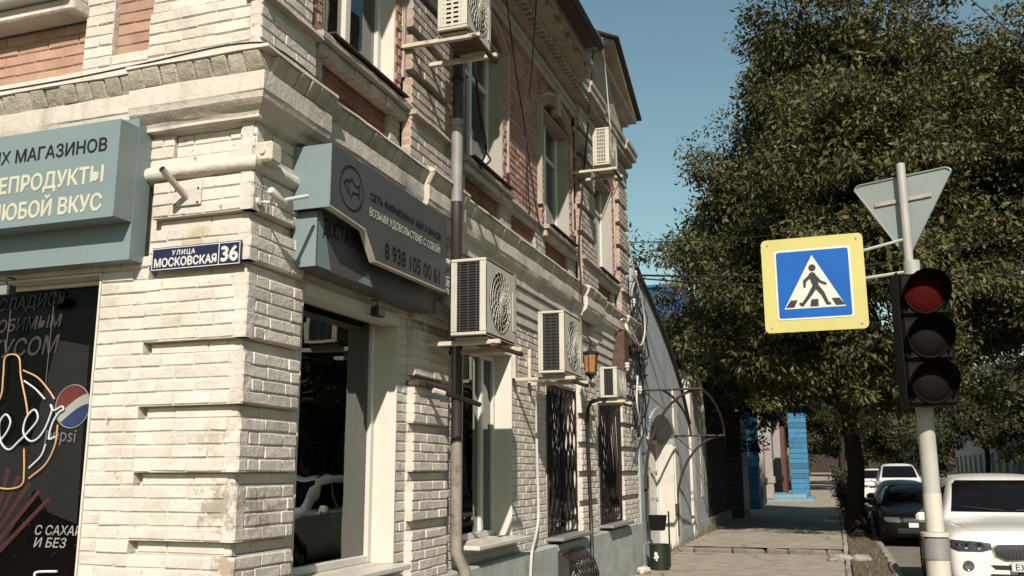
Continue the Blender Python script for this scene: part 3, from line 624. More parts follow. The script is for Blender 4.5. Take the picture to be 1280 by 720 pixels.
# ---- window grilles
gr = bpy.data.objects.new('window_grille', None); col.objects.link(gr); gr.parent = bld
def rp(a, p, z): return (p, a - FB, z)
mb = MB(); a0, a1, z0, z1 = WG[2]
for pts in ([(a0, z0), (a0, z1)], [(a1, z0), (a1, z1)], [(a0, z0 + .02), (a1, z0 + .02)], [(a0, z1 - .02), (a1, z1 - .02)], [(a0, z0 + .16), (a1, z0 + .16)]): mb.tube([rp(q[0], -.055, q[1]) for q in pts], .013, 6)
mb.build('frame', 'dark_iron', gr)
for s in range(13):
    mb = MB(); a = a0 + .05 + s * (a1 - a0 - .1) / 12
    mb.tube([rp(a + .045 * math.sin(z * 13 + math.pi * (s % 2)), -.055, z) for z in [z0 + .16 + (z1 - z0 - .18) * q / 56 for q in range(57)]], .011, 5); mb.build('bar', 'dark_iron', gr)
gr = bpy.data.objects.new('window_grille', None); col.objects.link(gr); gr.parent = bld
mb = MB(); a0, a1, z0, z1 = WG[3]
for pts in ([(a0, z0), (a0, z1)], [(a1, z0), (a1, z1)], [(a0, z0 + .02), (a1, z0 + .02)], [(a0, z1 - .02), (a1, z1 - .02)], [(a0, z0 + .22), (a1, z0 + .22)]): mb.tube([rp(q[0], -.055, q[1]) for q in pts], .013, 6)
mb.build('frame', 'dark_iron', gr)
for s in range(18):                               # bars fan out from the lower corner
    mb = MB(); lo = a0 + .06 + s * (a1 - a0 - .1) / 17; hi = a0 - 1.1 + s * (a1 - a0 + 1.1) / 17
    z_s = z0 + .22; p0 = Vector((lo, z_s)); p1 = Vector((hi, z1))
    if hi < a0: t = (a0 - lo) / (hi - lo); p1 = p0 + (p1 - p0) * t
    mb.tube([rp(p0.x, -.05, p0.y), rp((p0.x * .55 + p1.x * .45) + .05, -.05, (p0.y * .55 + p1.y * .45)), rp(p1.x, -.05, p1.y)], .012, 5); mb.build('bar', 'dark_iron', gr)
    if s % 2 == 0:
        mb = MB(); mb.tube([rp(lo, -.05, z0), rp(lo, -.05, z_s)], .009, 5); mb.build('bar', 'dark_iron', gr)
# basement light with a bellied grille
cg = bpy.data.objects.new('basement_grille', None); col.objects.link(cg); cg.parent = bld; cg.location = (0, .12, 0)
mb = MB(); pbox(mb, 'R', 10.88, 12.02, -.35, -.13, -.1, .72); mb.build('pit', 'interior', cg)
bel = lambda z: .07 + .20 * math.sin(max(0, min(1, (z - .02) / .66)) * math.pi) ** .7
for fam in (-1, 1):
    for s in range(11):
        pts = []
        for q in range(17):
            z = .03 + .64 * q / 16; a = 10.9 + 1.1 * s / 10 + fam * (z - .35) * .55
            if 10.9 <= a <= 12.0: pts.append(rp(a, bel(z), z))
        if len(pts) > 2: mb = MB(); mb.tube(pts, .010, 5); mb.build('bar', 'dark_iron', cg)
mb = MB()
for z in (.03, .35, .67): mb.tube([rp(10.9, .05, z), rp(10.9, bel(z), z), rp(12.0, bel(z), z), rp(12.0, .05, z)], .013, 6)
mb.build('frame', 'dark_iron', cg)
# ---- rain pipes (parts of the building)
mb = MB(); x = 7.39
mb.tube([rp(x - .35, .62, 7.18), rp(x - .25, .6, 7.0), rp(x - .02, .24, 6.70), rp(x, .19, 6.55), rp(x, .19, 4.78)], .05, 12); mb.build('downpipe', 'brown_pipe', bld)
mb = MB(); mb.tube([rp(x, .19, 4.80), rp(x, .19, 4.02)], .053, 12); mb.lathe([(.06, 4.74), (.063, 4.76), (.06, 4.8)], rp(x, .19, 0), n=12); mb.build('downpipe_joint', 'zinc', bld)
x2 = 7.82
mb = MB(); mb.tube([rp(x, .19, 4.03), rp(x, .19, 3.50), rp((x + x2) / 2, .10, 3.2), rp(x2, .03, 2.9), rp(x2, .03, 1.9)], .05, 12); mb.build('lower_downpipe', 'brown_pipe', bld)
mat('peeling', (0.27, 0.235, 0.19), 0.8, 0.2, 8, bump=0.5, stain=(0.06, 0.045, 0.035), stain_amt=0.95, stain_scale=7)
mb = MB(); mb.tube([rp(x2, .03, 1.92), rp(x2, .035, .95), rp(x2, .12, .8), rp(x2, .12, .1)], .054, 12); mb.build('downpipe_foot', 'peeling', bld)
for z in (5.2, 5.9, 6.5): mb = MB(); mb.lathe([(.051, z - .02), (.058, z - .02), (.058, z + .02), (.051, z + .02)], rp(x, .19, 0), n=12); mb.build('pipe_clamp', 'dark_iron', bld)
# ---- bricks: the 300 that show largest are parts, all others one joined part
def b_area(b):
    pl, a0, a1, p, d, z0, z1 = b[:7]; P = []
    for a in (a0, a1):
        for z in (z0, z1):
            q = project((FA + p, a, z) if pl == 'R' else (a, FB - p, z))
            if q is None: return 0
            P.append(q)
    cx = sum(q[0] for q in P) / 4; cy = sum(q[1] for q in P) / 4
    if not (4 < cx < 1276 and 4 < cy < 716): return 0
    if pl == 'R' and 4.9 < (a0 + a1) / 2 < 7.2 and 2.9 < z0 < 3.85: return 0
    if pl == 'L' and (a0 + a1) / 2 < -4.05 and 2.9 < z0 < 3.95: return 0
    return abs((P[0][0] - P[2][0]) * (P[0][1] - P[1][1]))
MMB = {}
for (pl, a0, a1, p0, p1, z0, z1, m, side) in MORTAR:
    pbox(MMB.setdefault(m, MB()), pl, a0, a1, p0, p1, z0, z1)
for m, q in MMB.items(): q.build('mortar', m, bld, kind='stuff')
BR.sort(key=b_area, reverse=True)
def make_brick(mb, b, off=(0, 0, 0)):
    pl, a0, a1, p, d, z0, z1, m, side = b
    c = .008 if m != 'cornice_brick' else .010
    if pl == 'R': A = [p - d, p, a0 - FB, a1 - FB, z0, z1]
    else: A = [a0 - FA, a1 - FA, -p, -p + d, z0, z1]
    mi = MI[m] if MI else 0
    n0 = len(mb.m); mb.cr = rb.random(); mb.cbox(A[0] - off[0], A[1] - off[0], A[2] - off[1], A[3] - off[1], A[4] - off[2], A[5] - off[2], c, mi, j=.0028, rg=rb)
    if m == 'cornice_brick':                      # splayed: the foot of each brick leans back under the lip
        zm = (A[4] + A[5]) / 2 - off[2]
        for i in range(len(mb.v) - 24, len(mb.v)):
            x_, y_, z_ = mb.v[i]
            if z_ < zm: mb.v[i] = (x_ - .045, y_, z_) if pl == 'R' else (x_, y_ + .045, z_)
    if side: mb.m[n0 + 2] = MI[side] if MI else 1
    return mb
MI = None
for b in BR[:300]:
    pl, a0, a1, p, d, z0, z1, m, side = b
    off = (p - FA * 0, (a0 + a1) / 2 - FB, (z0 + z1) / 2) if pl == 'R' else ((a0 + a1) / 2 - FA, -p, (z0 + z1) / 2)
    make_brick(MB_ := MB(), b, off).build('brick', [m, side] if side else [m], bld, loc=off, rnd=True, angle=25)
BM = ['cream_brick', 'cornice_brick', 'trim', 'salmon_brick', 'rose_brick', 'panel_brick']; MI = {m: i for i, m in enumerate(BM)}
mb = MB()
for b in BR[300:]: make_brick(mb, b)
mb.build('brickwork', BM, bld, rnd=True, kind='stuff', angle=25)

# ------------------------------------------------------------------ things fixed to the building
def onR(name, label, cat, y, z, p=0.0, group=None): return thing(name, label, cat, (FA + p, y, z), Q, group)   # local x = street, -y = out of the wall
def onL(name, label, cat, x, z, p=0.0, group=None): return thing(name, label, cat, (x, FB - p, z), 0, group)
# ---- shop sign on the street front
s = onR('shop_sign', 'grey-green shop sign with fish emblem and phone number above the doorway window', 'shop sign', 5.06, 2.93)
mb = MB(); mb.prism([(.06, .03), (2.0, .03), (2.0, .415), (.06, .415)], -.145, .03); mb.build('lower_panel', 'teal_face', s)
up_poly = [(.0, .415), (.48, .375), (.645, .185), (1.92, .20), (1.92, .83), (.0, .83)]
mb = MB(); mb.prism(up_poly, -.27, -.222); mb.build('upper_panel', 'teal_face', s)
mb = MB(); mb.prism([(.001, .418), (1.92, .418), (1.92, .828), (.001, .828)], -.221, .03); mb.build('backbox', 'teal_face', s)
mb = MB(); mb.prism([(p[0], p[1] - .002) for p in up_poly[:4]] + [(p[0], p[1] - .012) for p in reversed(up_poly[:4])], -.272, -.222); mb.build('edge_trim', 'ac_cream', s)
mb = MB(); mb.prism([(-.012, .40), (-.002, .40), (-.002, .83), (-.012, .83)], -.272, .03); mb.prism([(.048, .03), (.058, .03), (.058, .398), (.048, .398)], -.147, .03); mb.build('end_cap', 'teal_board', s)
mb = MB(); mb.add([(.065, -.1475, .41), (.11, -.1475, .41), (.25, -.1475, .035), (.065, -.1475, .035)], [(0, 1, 2, 3)]); mb.build('corner_graphic', 'teal_board', s)
mb = MB(); mb.add([(.62, -.1475, .035), (.86, -.1475, .035), (.78, -.1475, .13)], [(0, 1, 2)]); mb.build('corner_graphic', 'teal_board', s)
mat('sign_ink', (0.010, 0.008, 0.008), 0.5, 0)
text('ДОСТАВКА', .155, s, 'sign_ink', (.125, -.148, .262), width=.55, bold=.002)
text('СЕТЬ ФИРМЕННЫХ МАГАЗИНОВ', .076, s, 'sign_ink', (.535, -.272, .60), width=1.25, bold=.001)
text('ВОЗЬМИ УДОВОЛЬСТВИЕ С СОБОЙ!', .082, s, 'letter_light', (.53, -.272, .485), width=1.25, bold=.0016)
text('8 938 105 00 61', .165, s, 'sign_ink', (.78, -.272, .235), width=1.0, bold=.002)
# fish in a ring
mb = MB(); cx, cz = .267, .605
mb.tube([(cx + .16 * math.cos(t), -.272, cz + .15 * math.sin(t)) for t in [2 * math.pi * i / 40 for i in range(40)]], .0045, 6, closed=True); mb.build('emblem_ring', 'sign_ink', s)
fish = [(-.09, .02), (-.06, .045), (-.02, .05), (-.005, .085), (.015, .05), (.05, .03), (.08, .045), (.10, .06), (.09, .01), (.105, -.05), (.075, -.01), (.03, -.02), (.0, -.03), (-.01, -.06), (-.03, -.03), (-.06, -.02)]
mb = MB(); mb.tube([(cx + a * 1.15, -.272, cz + b - .005) for a, b in fish], .004, 5, closed=True); mb.tube([(cx - .05, -.272, cz + .03), (cx - .045, -.272, cz - .015)], .003, 5); mb.build('emblem_fish', 'sign_ink', s)
# ---- shop sign on the side front
s = onL('shop_sign', 'grey-green shop sign with cream lettering above the drinks poster window', 'shop sign', -4.03, 2.94)
mb = MB(); mb.prism([(-2.6, .0), (.0, .0), (.0, .92), (-2.6, .92)], -.115, .02); mb.build('lower_panel', 'teal_board', s)
mb = MB(); mb.prism([(-2.6, .235), (-.015, .235), (-.015, .86), (-2.6, .86)], -.27, -.118); mb.build('upper_panel', 'teal_board', s)
mb = MB(); mb.prism([(-.013, .237), (-.003, .237), (-.003, .858), (-.013, .858)], -.272, -.118); mb.build('end_cap', 'teal_board', s)
mat('cream_letter', (0.60, 0.58, 0.45), 0.5, 0.04, 5)
text('СЕТЬ ФИРМЕННЫХ МАГАЗИНОВ', .117, s, 'letter_dark', (-.09, -.272, .665), align='RIGHT', bold=.0022, sx=1.0)
text('МОРЕПРОДУКТЫ', .145, s, 'cream_letter', (-.095, -.272, .465), align='RIGHT', bold=.0045, sx=.92)
text('НА ЛЮБОЙ ВКУС', .145, s, 'cream_letter', (-.095, -.272, .285), align='RIGHT', bold=.0045, sx=.90)
# ---- street plate
s = onL('street_plate', 'dark blue enamel street name plate reading Moskovskaya 36 on the corner pier', 'street sign', -3.94, 2.872, .008)
mb = MB(); mb.cbox(0, .655, -.014, .0, 0, .150, .003); mb.build('plate', 'navy_enamel', s)
mb = MB()
for x0, x1, z0, z1 in ((.006, .649, .006, .011), (.006, .649, .139, .144), (.006, .011, .011, .139), (.644, .649, .011, .139), (.496, .502, .011, .139)): mb.box(x0, x1, -.0158, -.012, z0, z1)
mb.build('border', 'white_enamel', s)
text('УЛИЦА', .042, s, 'white_enamel', (.155, -.0155, .093), space=1.28, bold=.0014)
text('МОСКОВСКАЯ', .072, s, 'white_enamel', (.022, -.0155, .025), bold=.0028, width=.46)
text('36', .125, s, 'white_enamel', (.510, -.0155, .03), bold=.005, width=.125)
# ---- flag socket, junction box, cctv camera
s = onL('flagpole_socket', 'short painted steel flag socket tilted out from the corner pier', 'flag holder', -3.72, 3.335)
mb = MB(); mb.cbox(-.10, .11, -.012, .0, -.055, .065, .004); mb.build('base_plate', 'cream_brick', s)
mb = MB(); mb.tube([(.0, -.008, .0), (-.005, -.24, .115)], .021, 10, caps=False); mb.tube([(-.005, -.241, .1153), (0, -.05, .026)], .016, 10, caps=True, mi=1); mb.build('socket_tube', ['cream_plaster', 'letter_dark'], s)
for bx, bz in ((-.08, -.04), (.09, -.04), (-.08, .05), (.09, .05)): mb = MB(); mb.lathe([(0, -.018), (.007, -.017), (.008, -.011)], (bx, 0, bz), 'Y', 8); mb.build('bolt', 'rust', s)
s = onR('junction_box', 'small cream plastic junction box on the corner pier above the security camera', 'junction box', 4.66, 3.575, -.012)
mb = MB(); mb.cbox(-.06, .06, -.13, .0, -.06, .07, .014); mb.build('casing', 'bracket_paint', s); mb = MB(); mb.lathe([(0, -.074), (.018, -.072), (.02, -.06)], (0, -.07, 0), 'X', 10); mb.build('grommet', 'ac_cream', s)
s = onR('security_camera', 'white bullet security camera on the corner pier below the cornice', 'camera', 4.66, 3.28)
mb = MB(); mb.lathe([(0, -.03), (.035, -.028), (.035, .0)], (0, 0, 0), 'Y', 14); mb.tube([(0, -.02, 0), (.0, -.12, -.02), (.0, -.155, .02)], .013, 8); mb.build('mount', 'white_enamel', s)
b = MB(); c0 = Vector((-.10, -.185, .055)); c1 = Vector((.12, -.19, -.02)); b.tube([c0, c0 + (c1 - c0) * .04, c1 - (c1 - c0) * .04, c1], [.028, .034, .034, .03], 14); b.build('body', 'white_enamel', s)
mb = MB(); mb.tube([c1 - (c1 - c0) * .01, c1 + (c1 - c0) * .02], .024, 12); mb.build('lens', 'letter_dark', s)
mb = MB(); mb.tube([(.10, -.20, .02), (.36, -.26, .125)], .019, 10); mb.lathe([(0, 0), (.015, .0)], (.36, -.26, .125), 'X', 8); mb.build('antenna', 'white_enamel', s); s.scale = (.72, .72, .72)
mb = MB(); mb.tube([(-.03, -.03, .24), (-.02, -.06, .12), (-.05, -.07, .03), (.0, -.03, -.01)], .004, 6); mb.build('cable', 'black_cable', s)
# ---- floodlights under the signs
def flood(root, z):
    mb = MB(); mb.tube([(0, .0, z + .10), (0, -.06, z + .10), (0, -.06, z + .05)], .006, 6); mb.build('arm', 'dark_iron', root)
    mb = MB(); mb.cbox(-.06, .06, -.10, -.03, z - .03, z + .045, .008); mb.build('housing', 'ac_dark', root)
    mb = MB(); mb.box(-.052, .052, -.103, -.0995, z - .022, z + .037); mb.build('lens', 'zinc', root)
s = onR('floodlight', 'small black floodlight under the fish emblem sign', 'floodlight', 6.20, 2.83, -.02); flood(s, 0)
s = onL('floodlight', 'small black floodlight under the cream lettered sign by the left edge', 'floodlight', -5.02, 2.80, .03); flood(s, 0)
# ---- drinks poster behind the side shop window
PY = -.165                                         # behind the pane
def lp(x, y): q = lef(x, y, PY); return (q.x, q.z)
s = onL('window_poster', 'dark drinks poster with red white and blue globe logo behind the shop window', 'poster', -5.45, .96, PY)
def ps(x, y): a, z = lp(x, y); return (a + 5.45, z - .96)
mat('poster_black', (0.009, 0.005, 0.005), 0.8, 0.5, 1.4, stain=(0.02, 0.008, 0.007), stain_amt=0.9, stain_scale=1.5, spec=.08)
mat('poster_red', (0.12, 0.02, 0.018), 0.5, 0.3, 6); mat('poster_stripe', (0.06, 0.012, 0.011), 0.5, 0.3, 6); mat('poster_blue', (0.02, 0.035, 0.10), 0.5, 0.3, 6); mat('poster_white', (0.34, 0.33, 0.30), 0.5, 0.1, 6); mat('poster_grey', (0.040, 0.033, 0.032), 0.5, 0.2, 6); mat('poster_grey2', (0.008, 0.006, 0.007), 0.5, 0.3, 6); mat('logo_grey', (0.13, 0.12, 0.12), 0.5, 0.1, 6)
mb = MB(); mb.box(-1.08, 1.10, .0, .006, -.03, 1.90); mb.build('backing', 'poster_black', s)
mb = MB()                                          # slanted can shape printed in dark grey
pts = [ps(*q) for q in ((72, 425), (112, 432), (96, 655), (60, 640), (30, 585))]; mb.add([(a, -.002, z) for a, z in pts], [tuple(range(5))]); mb.build('can_print', 'poster_grey2', s)
mb = MB(); pts = [ps(*q) for q in ((0, 555), (55, 560), (50, 600), (0, 690))]; mb.add([(a, -.003, z) for a, z in pts], [(0, 1, 2, 3)]); mb.build('blue_print', 'poster_grey2', s)
for i in range(5):
    mb = MB(); pts = [ps(*q) for q in ((0, 628 + i * 14), (8 + i * 13, 586 + i * 9), (14 + i * 13, 586 + i * 9), (0, 636 + i * 14))]; mb.add([(a, -.0035, z) for a, z in pts], [(0, 1, 2, 3)]); mb.build('red_stripe', 'poster_stripe', s)
mb = MB(); rg = random.Random(4)
for i in range(260):
    px, py = rg.uniform(0, 112), rg.choice([rg.gauss(500, 30), rg.gauss(620, 35)]); a, z = ps(px, py); q = rg.uniform(.002, .006)
    if a < 1.08 and .02 < z < 1.88: mb.add([(a - q, -.0038, z), (a, -.0038, z - q), (a + q, -.0038, z), (a, -.0038, z + q)], [(0, 1, 2, 3)])
mb.build('droplets_print', 'poster_grey', s, kind='stuff')
(gx, gz) = ps(92, 508); gr_ = .135
def wave(x, k): return gz + k + .35 * gr_ * math.sin((x - gx) / gr_ * 1.9 + .5) * .55 + (x - gx) * .35
def band(lo, hi):
    m = MB(); n = 24; xs = [gx - gr_ * .995 + 1.99 * gr_ * i / n for i in range(n + 1)]; V = []
    for x in xs:
        h = math.sqrt(max(0, gr_ ** 2 - (x - gx) ** 2)); V += [(x, -.008, max(gz - h, min(gz + h, lo(x)))), (x, -.008, max(gz - h, min(gz + h, hi(x))))]
    m.add(V, [(2 * i, 2 * i + 2, 2 * i + 3, 2 * i + 1) for i in range(n)]); return m
up_ = lambda x: wave(x, .018); dn_ = lambda x: wave(x, -.05)
band(up_, lambda x: 9).build('globe_red', 'poster_red', s); band(dn_, up_).build('globe_white', 'poster_white', s); band(lambda x: -9, dn_).build('globe_blue', 'poster_blue', s)
mb = MB(); mb.tube([(gx + gr_ * 1.03 * math.cos(t), -.008, gz + gr_ * 1.03 * math.sin(t)) for t in [2 * math.pi * i / 40 for i in range(40)]], .003, 5, closed=True); mb.build('globe_ring', 'poster_white', s)
a, z = ps(57, 545); text('pepsi', .125, s, 'logo_grey', (a, -.009, z - .02), bold=.001, tilt=-.10)
for t_, (px, py), sz, sh in (('НАСЛАДИСЬ', (82, 380), .115, .2), ('ЛЮБИМЫМ', (77, 408), .115, .2), ('ВКУСОМ', (73, 441), .165, .2)):
    a, z = ps(px, py); text(t_, sz, s, 'poster_grey', (a, -.006, z), align='RIGHT', bold=.003, shear=sh, sx=1.0, tilt=.03)
a, z = ps(43, 668); text('С САХАРО', .080, s, 'poster_white', (a, -.006, z), bold=.001, shear=.2, width=.435)
a, z = ps(42, 681); text('И БЕЗ', .080, s, 'poster_white', (a, -.006, z - .012), bold=.001, shear=.2, width=.26)
# neon sign hung inside the glass
s = onL('neon_sign', 'neon bottle outline with handwritten word and rings hung in the shop window', 'neon sign', -5.05, 1.5, -.15)
mat('neon_white', (0.60, 0.62, 0.60), 0.3, 0.03, 5, emit=(0.75, 0.85, 0.85, 0.10)); mat('neon_amber', (0.55, 0.33, 0.16), 0.3, 0.03, 5, emit=(0.9, 0.45, 0.18, 0.10))
def np_(x, y): q = lef(x, y, -.15); return (q.x + 5.05, -.006, q.z - 1.5)
def smooth(pts, n=6):
    P = [Vector(p) for p in pts]; P = [P[0] * 2 - P[1]] + P + [P[-1] * 2 - P[-2]]; out = []
    for i in range(1, len(P) - 2):
        for k in range(n):
            t = k / n; a, b, c, d = P[i - 1], P[i], P[i + 1], P[i + 2]
            out.append(.5 * ((2 * b) + (c - a) * t + (2 * a - 5 * b + 4 * c - d) * t * t + (3 * b - a - 3 * c + d) * t ** 3))
    return out + [P[-2]]
mb = MB(); mb.tube(smooth([np_(*q) for q in ((-22, 600), (-28, 560), (-26, 520), (0, 500), (5, 470), (7, 448), (16, 443), (25, 448), (27, 470), (33, 500), (36, 520))]), .0055, 6)
mb.tube(smooth([np_(*q) for q in ((31, 561), (31, 590), (28, 606), (10, 611), (-20, 606))]), .0055, 6); mb.build('bottle_tube', 'neon_amber', s)
for k, (r_, m_) in enumerate(((1.0, 'neon_amber'), (.72, 'neon_white'))):
    for seg in (((30, 463), (48, 472), (62, 488), (69, 499)), ((73, 531), (70, 555), (58, 580), (37, 598))) if k == 0 else (((31, 476), (45, 486), (57, 499)), ((58, 555), (52, 570), (37, 585))):
        mb = MB(); mb.tube(smooth([np_(*q) for q in seg]), .0055, 6); mb.build('ring_tube', m_, s)
word = [(-20, 555), (-8, 556), (6, 545), (14, 528), (8, 518), (0, 530), (2, 552), (12, 562), (24, 552), (36, 540), (48, 524), (44, 512), (34, 522), (30, 540), (38, 551), (48, 548), (58, 534), (66, 512), (64, 506), (68, 513), (78, 508), (80, 512), (74, 516), (66, 530), (62, 548), (70, 546)]
mb = MB(); mb.tube(smooth([np_(*q) for q in word]), .006, 6); mb.build('word_tube', 'neon_white', s)
mb = MB(); mb.tube(smooth([np_(*q) for q in ((44, 722), (47, 715), (72, 714))]), .008, 6); mb.build('lower_tube', 'neon_white', s)
for px in (8, 58): mb = MB(); a = np_(px, 440 if px == 8 else 478); mb.tube([a, (a[0], 0, 1.36)], .0012, 4); mb.build('hanging_wire', 'zinc', s)

# ---- air conditioners
def aircon(label, y0, y1, z0, z1, pin, pout, style, brackets=True, drop=.0):
    """outdoor unit: y along the street, short end towards the camera"""
    s = onR('air_conditioner', label, 'air conditioner', y0, z0, 0, 'outdoor air conditioner units on the street front')
    w = y1 - y0; h = z1 - z0; d0, d1 = -pout, -pin; e = .028
    mb = MB()
    # shell: frame of the open short end, top, bottom, back, far end, front with round opening filled by a panel
    for a in ((0, w, d0, d1, h - e, h), (0, w, d0, d1, 0, e), (0, w, d1 - e, d1, e, h - e), (w - e, w, d0, d1 - e, e, h - e), (0, e, d0, d0 + .06, e, h - e), (0, e, d1 - .055, d1 - e, e, h - e)): mb.cbox(*a, c=.006)
    # front sheet with a round hole
    R = min(h * .40, w * .40); cx, cz = (w * .44 if style != 'small' else w * .42), h * .5; n = 32; V = []; F = []
    for yy in (d0, d0 + .012):
        for i in range(n):
            t = 2 * math.pi * i / n; c, q = math.cos(t), math.sin(t); V.append((cx + R * c, yy, cz + R * q))
        for i in range(n):
            t = 2 * math.pi * i / n; c, q = math.cos(t), math.sin(t); k = 9
            lim = [((w - cx) / c if c > 0 else -cx / c) if abs(c) > 1e-6 else 99, ((h - cz) / q if q > 0 else -cz / q) if abs(q) > 1e-6 else 99]; k = min(lim); V.append((cx + k * c, yy, cz + k * q))
    for i in range(n):
        j2 = (i + 1) % n; F += [(i, j2, n + j2, n + i), (2 * n + i, 3 * n + i, 3 * n + j2, 2 * n + j2), (i, 2 * n + i, 2 * n + j2, j2)]
    mb.add(V, F)
    for qx, qz in ((0, 0), (w, 0), (w, h), (0, h)): pass
    mb.build('casing', 'ac_cream', s)
    mb = MB(); mb.box(.02, w - .04, d0 + .05, d1 - .035, .03, h - .03); mb.build('core', 'ac_dark', s)
    mb = MB()                                       # condenser fins on the short end
    if style == 'grid':
        for i in range(9): zz = .05 + (h - .1) * i / 8; mb.box(.004, .012, d0 + .05, d1 - .045, zz - .006, zz + .006)
        for i in range(6): yy = d0 + .06 + (d1 - d0 - .12) * i / 5; mb.box(.006, .014, yy - .005, yy + .005, .035, h - .035)
        mb.build('end_grid', 'ac_cream', s)
    elif style == 'slots':
        for i in range(13): zz = .045 + (h - .09) * i / 12; mb.box(.002, .012, d0 + .05, d1 - .045, zz - .011, zz + .011)
        for i in range(3): yy = d0 + .07 + (d1 - d0 - .14) * i / 2; mb.box(.001, .011, yy - .009, yy + .009, .03, h - .03)
        mb.build('louvre', 'ac_cream', s)
    else:
        n = 26 if style == 'big' else 18
        for i in range(n): zz = .04 + (h - .08) * i / (n - 1); mb.box(.010, .020, d0 + .055, d1 - .05, zz - .0035, zz + .0035)
        for i in range(3): yy = d0 + .09 + (d1 - d0 - .17) * i / 2; mb.tube([(.012, yy, .04), (.012, yy, h - .04)], .004, 5)
        mb.build('coil', 'coil', s)
    # fan guard: rings and swirled spokes, hub, fan blades
    mb = MB()
    for r in [R * k for k in (.25, .45, .65, .83, .99)]: mb.tube([(cx + r * math.cos(t), d0 - .008 - .014 * (1 - r / R), cz + r * math.sin(t)) for t in [2 * math.pi * i / 28 for i in range(28)]], .0030, 5, closed=True)
    for i in range(20):
        t = 2 * math.pi * i / 20; mb.tube([(cx + R * k * math.cos(t + .7 * k), d0 - .008 - .014 * (1 - k), cz + R * k * math.sin(t + .7 * k)) for k in (.15, .4, .7, 1.0)], .0032, 5)
    mb.build('fan_guard', 'ac_cream', s)
    mb = MB(); mb.lathe([(0, d0 - .03), (R * .15, d0 - .028), (R * .18, d0 - .01)], (cx, 0, cz), 'Y', 14); mb.build('hub', 'ac_cream', s)
    for i in range(3):
        t = 2 * math.pi * i / 3; mb = MB(); V = []
        for k in (.15, .5, .9):
            for da, dy in ((-.45, .0), (.1, .02), (.55, .045)): V.append((cx + R * k * math.cos(t + da), d0 + .005 + dy * .8, cz + R * k * math.sin(t + da)))
        mb.add(V, [(0, 1, 4, 3), (1, 2, 5, 4), (3, 4, 7, 6), (4, 5, 8, 7)]); mb.build('fan_blade', 'coil', s)
    mb = MB(); mb.cbox(w * .86, w - .02, d0 - .006, d0 + .002, h * .18, h * .72, .003); mb.build('service_panel', 'ac_cream', s)
    for q in (.14, .86): mb = MB(); mb.cbox(w * q - .03, w * q + .03, d0 + .02, d1 - .02, -.028, -.001, .004); mb.build('foot', 'bracket_paint', s)
    if brackets:
        for k, q in enumerate((.14, .86)):
            xx = w * q; mb = MB(); mb.cbox(xx - .022, xx + .022, d0 - .09, PW * -1 - .012 if False else .058, -.068, -.030, .004); mb.cbox(xx - .022, xx + .022, .018, .060, -.068, .36, .004)
            mb.tube([(xx, .03, .30), (xx, .03, .30)], .001, 4); mb.build('bracket', 'bracket_paint', s)
        mb = MB(); mb.cbox(w * .02, w * .98, d0 - .075, d0 - .035, -.100, -.070, .004); mb.build('cross_rail', 'rust', s)
        if drop:
            mb = MB(); mb.box(.03, w - .03, d0 + .01, d1, -.004, -.0005); mb.build('base_tray', 'rust', s)
    return s
aircon('large outdoor air conditioner with round fan guard right beside the phone number sign', 7.13, 7.93, 2.77, 3.43, .25, .57, 'big', drop=1)
aircon('cream outdoor air conditioner above the first barred window, second along the wall', 9.55, 10.33, 2.69, 3.37, .27, .57, 'mid')
aircon('small low outdoor air conditioner beyond the wall lantern near the cable tangle', 12.46, 13.07, 2.64, 3.06, .26, .50, 'small')
aircon('upper storey air conditioner with slotted end grille beside the rain pipe', 6.59, 7.16, 5.27, 5.86, .33, .60, 'slots', drop=1)
aircon('upper storey air conditioner with wire grid end under the pediment', 12.10, 12.62, 5.86, 6.41, .31, .55, 'grid')
# ---- bent steel bar across the lower rain pipe
s = onR('steel_bar', 'rusty steel bar with pale bands sticking out beside the lower rain pipe', 'steel bar', 6.98, 2.36, -.02)
e1 = fac(600, 506, .36); e1 = (e1.y - 6.98, -.36 - .02, e1.z - 2.36); mb = MB(); mb.tube([(0, .02, .02), (.15, -.05, .01), (e1[0] * .55, e1[1] * .55, e1[2] * .5), e1], .022, 8); mb.build('bar', 'dark_iron', s)
mb = MB(); mb.tube([(e1[0] * k, e1[1] * k, e1[2] * k * .95) for k in (.30, .46)], .0235, 8); mb.build('pale_band', 'cream_plaster', s)
mb = MB(); mb.cbox(-.02, .62, -.06, .05, -.01, .03, .006, j=.004); mb.build('wall_ledge', 'rust', s)
# ---- conduits and cables on the wall
def cable(name, label, pts, r, m, p=None):
    o0 = Vector(pts[0]); s_ = MB(); s_.tube([Vector(q) - o0 for q in smooth(pts)], r, 7); o = s_.build(name, m, None, loc=o0); return tag(o, label, 'cable')
cable('conduit', 'white hose running down the wall from the second air conditioner', [fac(676, 474, .2), fac(671, 500, .0), fac(671, 560, -.03), fac(673, 640, -.03), fac(670, 668, .0), fac(665, 690, .09), fac(663, 722, .09), fac(662, 760, .09)], .016, 'white_cable')
cable('conduit', 'black pipe looping from the smallest air conditioner down to the pavement', [fac(757, 499, .32), fac(747, 500, .25), fac(737, 506, .1), fac(734, 530, .04), fac(737, 600, .04), fac(739, 655, .05), fac(740, 690, .1), fac(740, 712, .1)], .026, 'black_cable')
cable('wall_cable', 'thin black cable lying along the top of the white cornice', [(-5.6, FB - .12, 4.215), (-4.7, FB - .1, 4.222), (-4.05, FB - .12, 4.228), (-3.3, FB - .13, 4.245), (FA + .13, FB + .05, 4.24), (FA + .14, 5.4, 4.20), (FA + .09, 6.3, 4.21), (FA + .13, 7.3, 4.20), (FA + .1, 8.6, 4.215), (FA + .1, 10, 4.2), (FA + .1, 12, 4.21), (FA + .13, 15.6, 4.2)], .0065, 'black_cable')
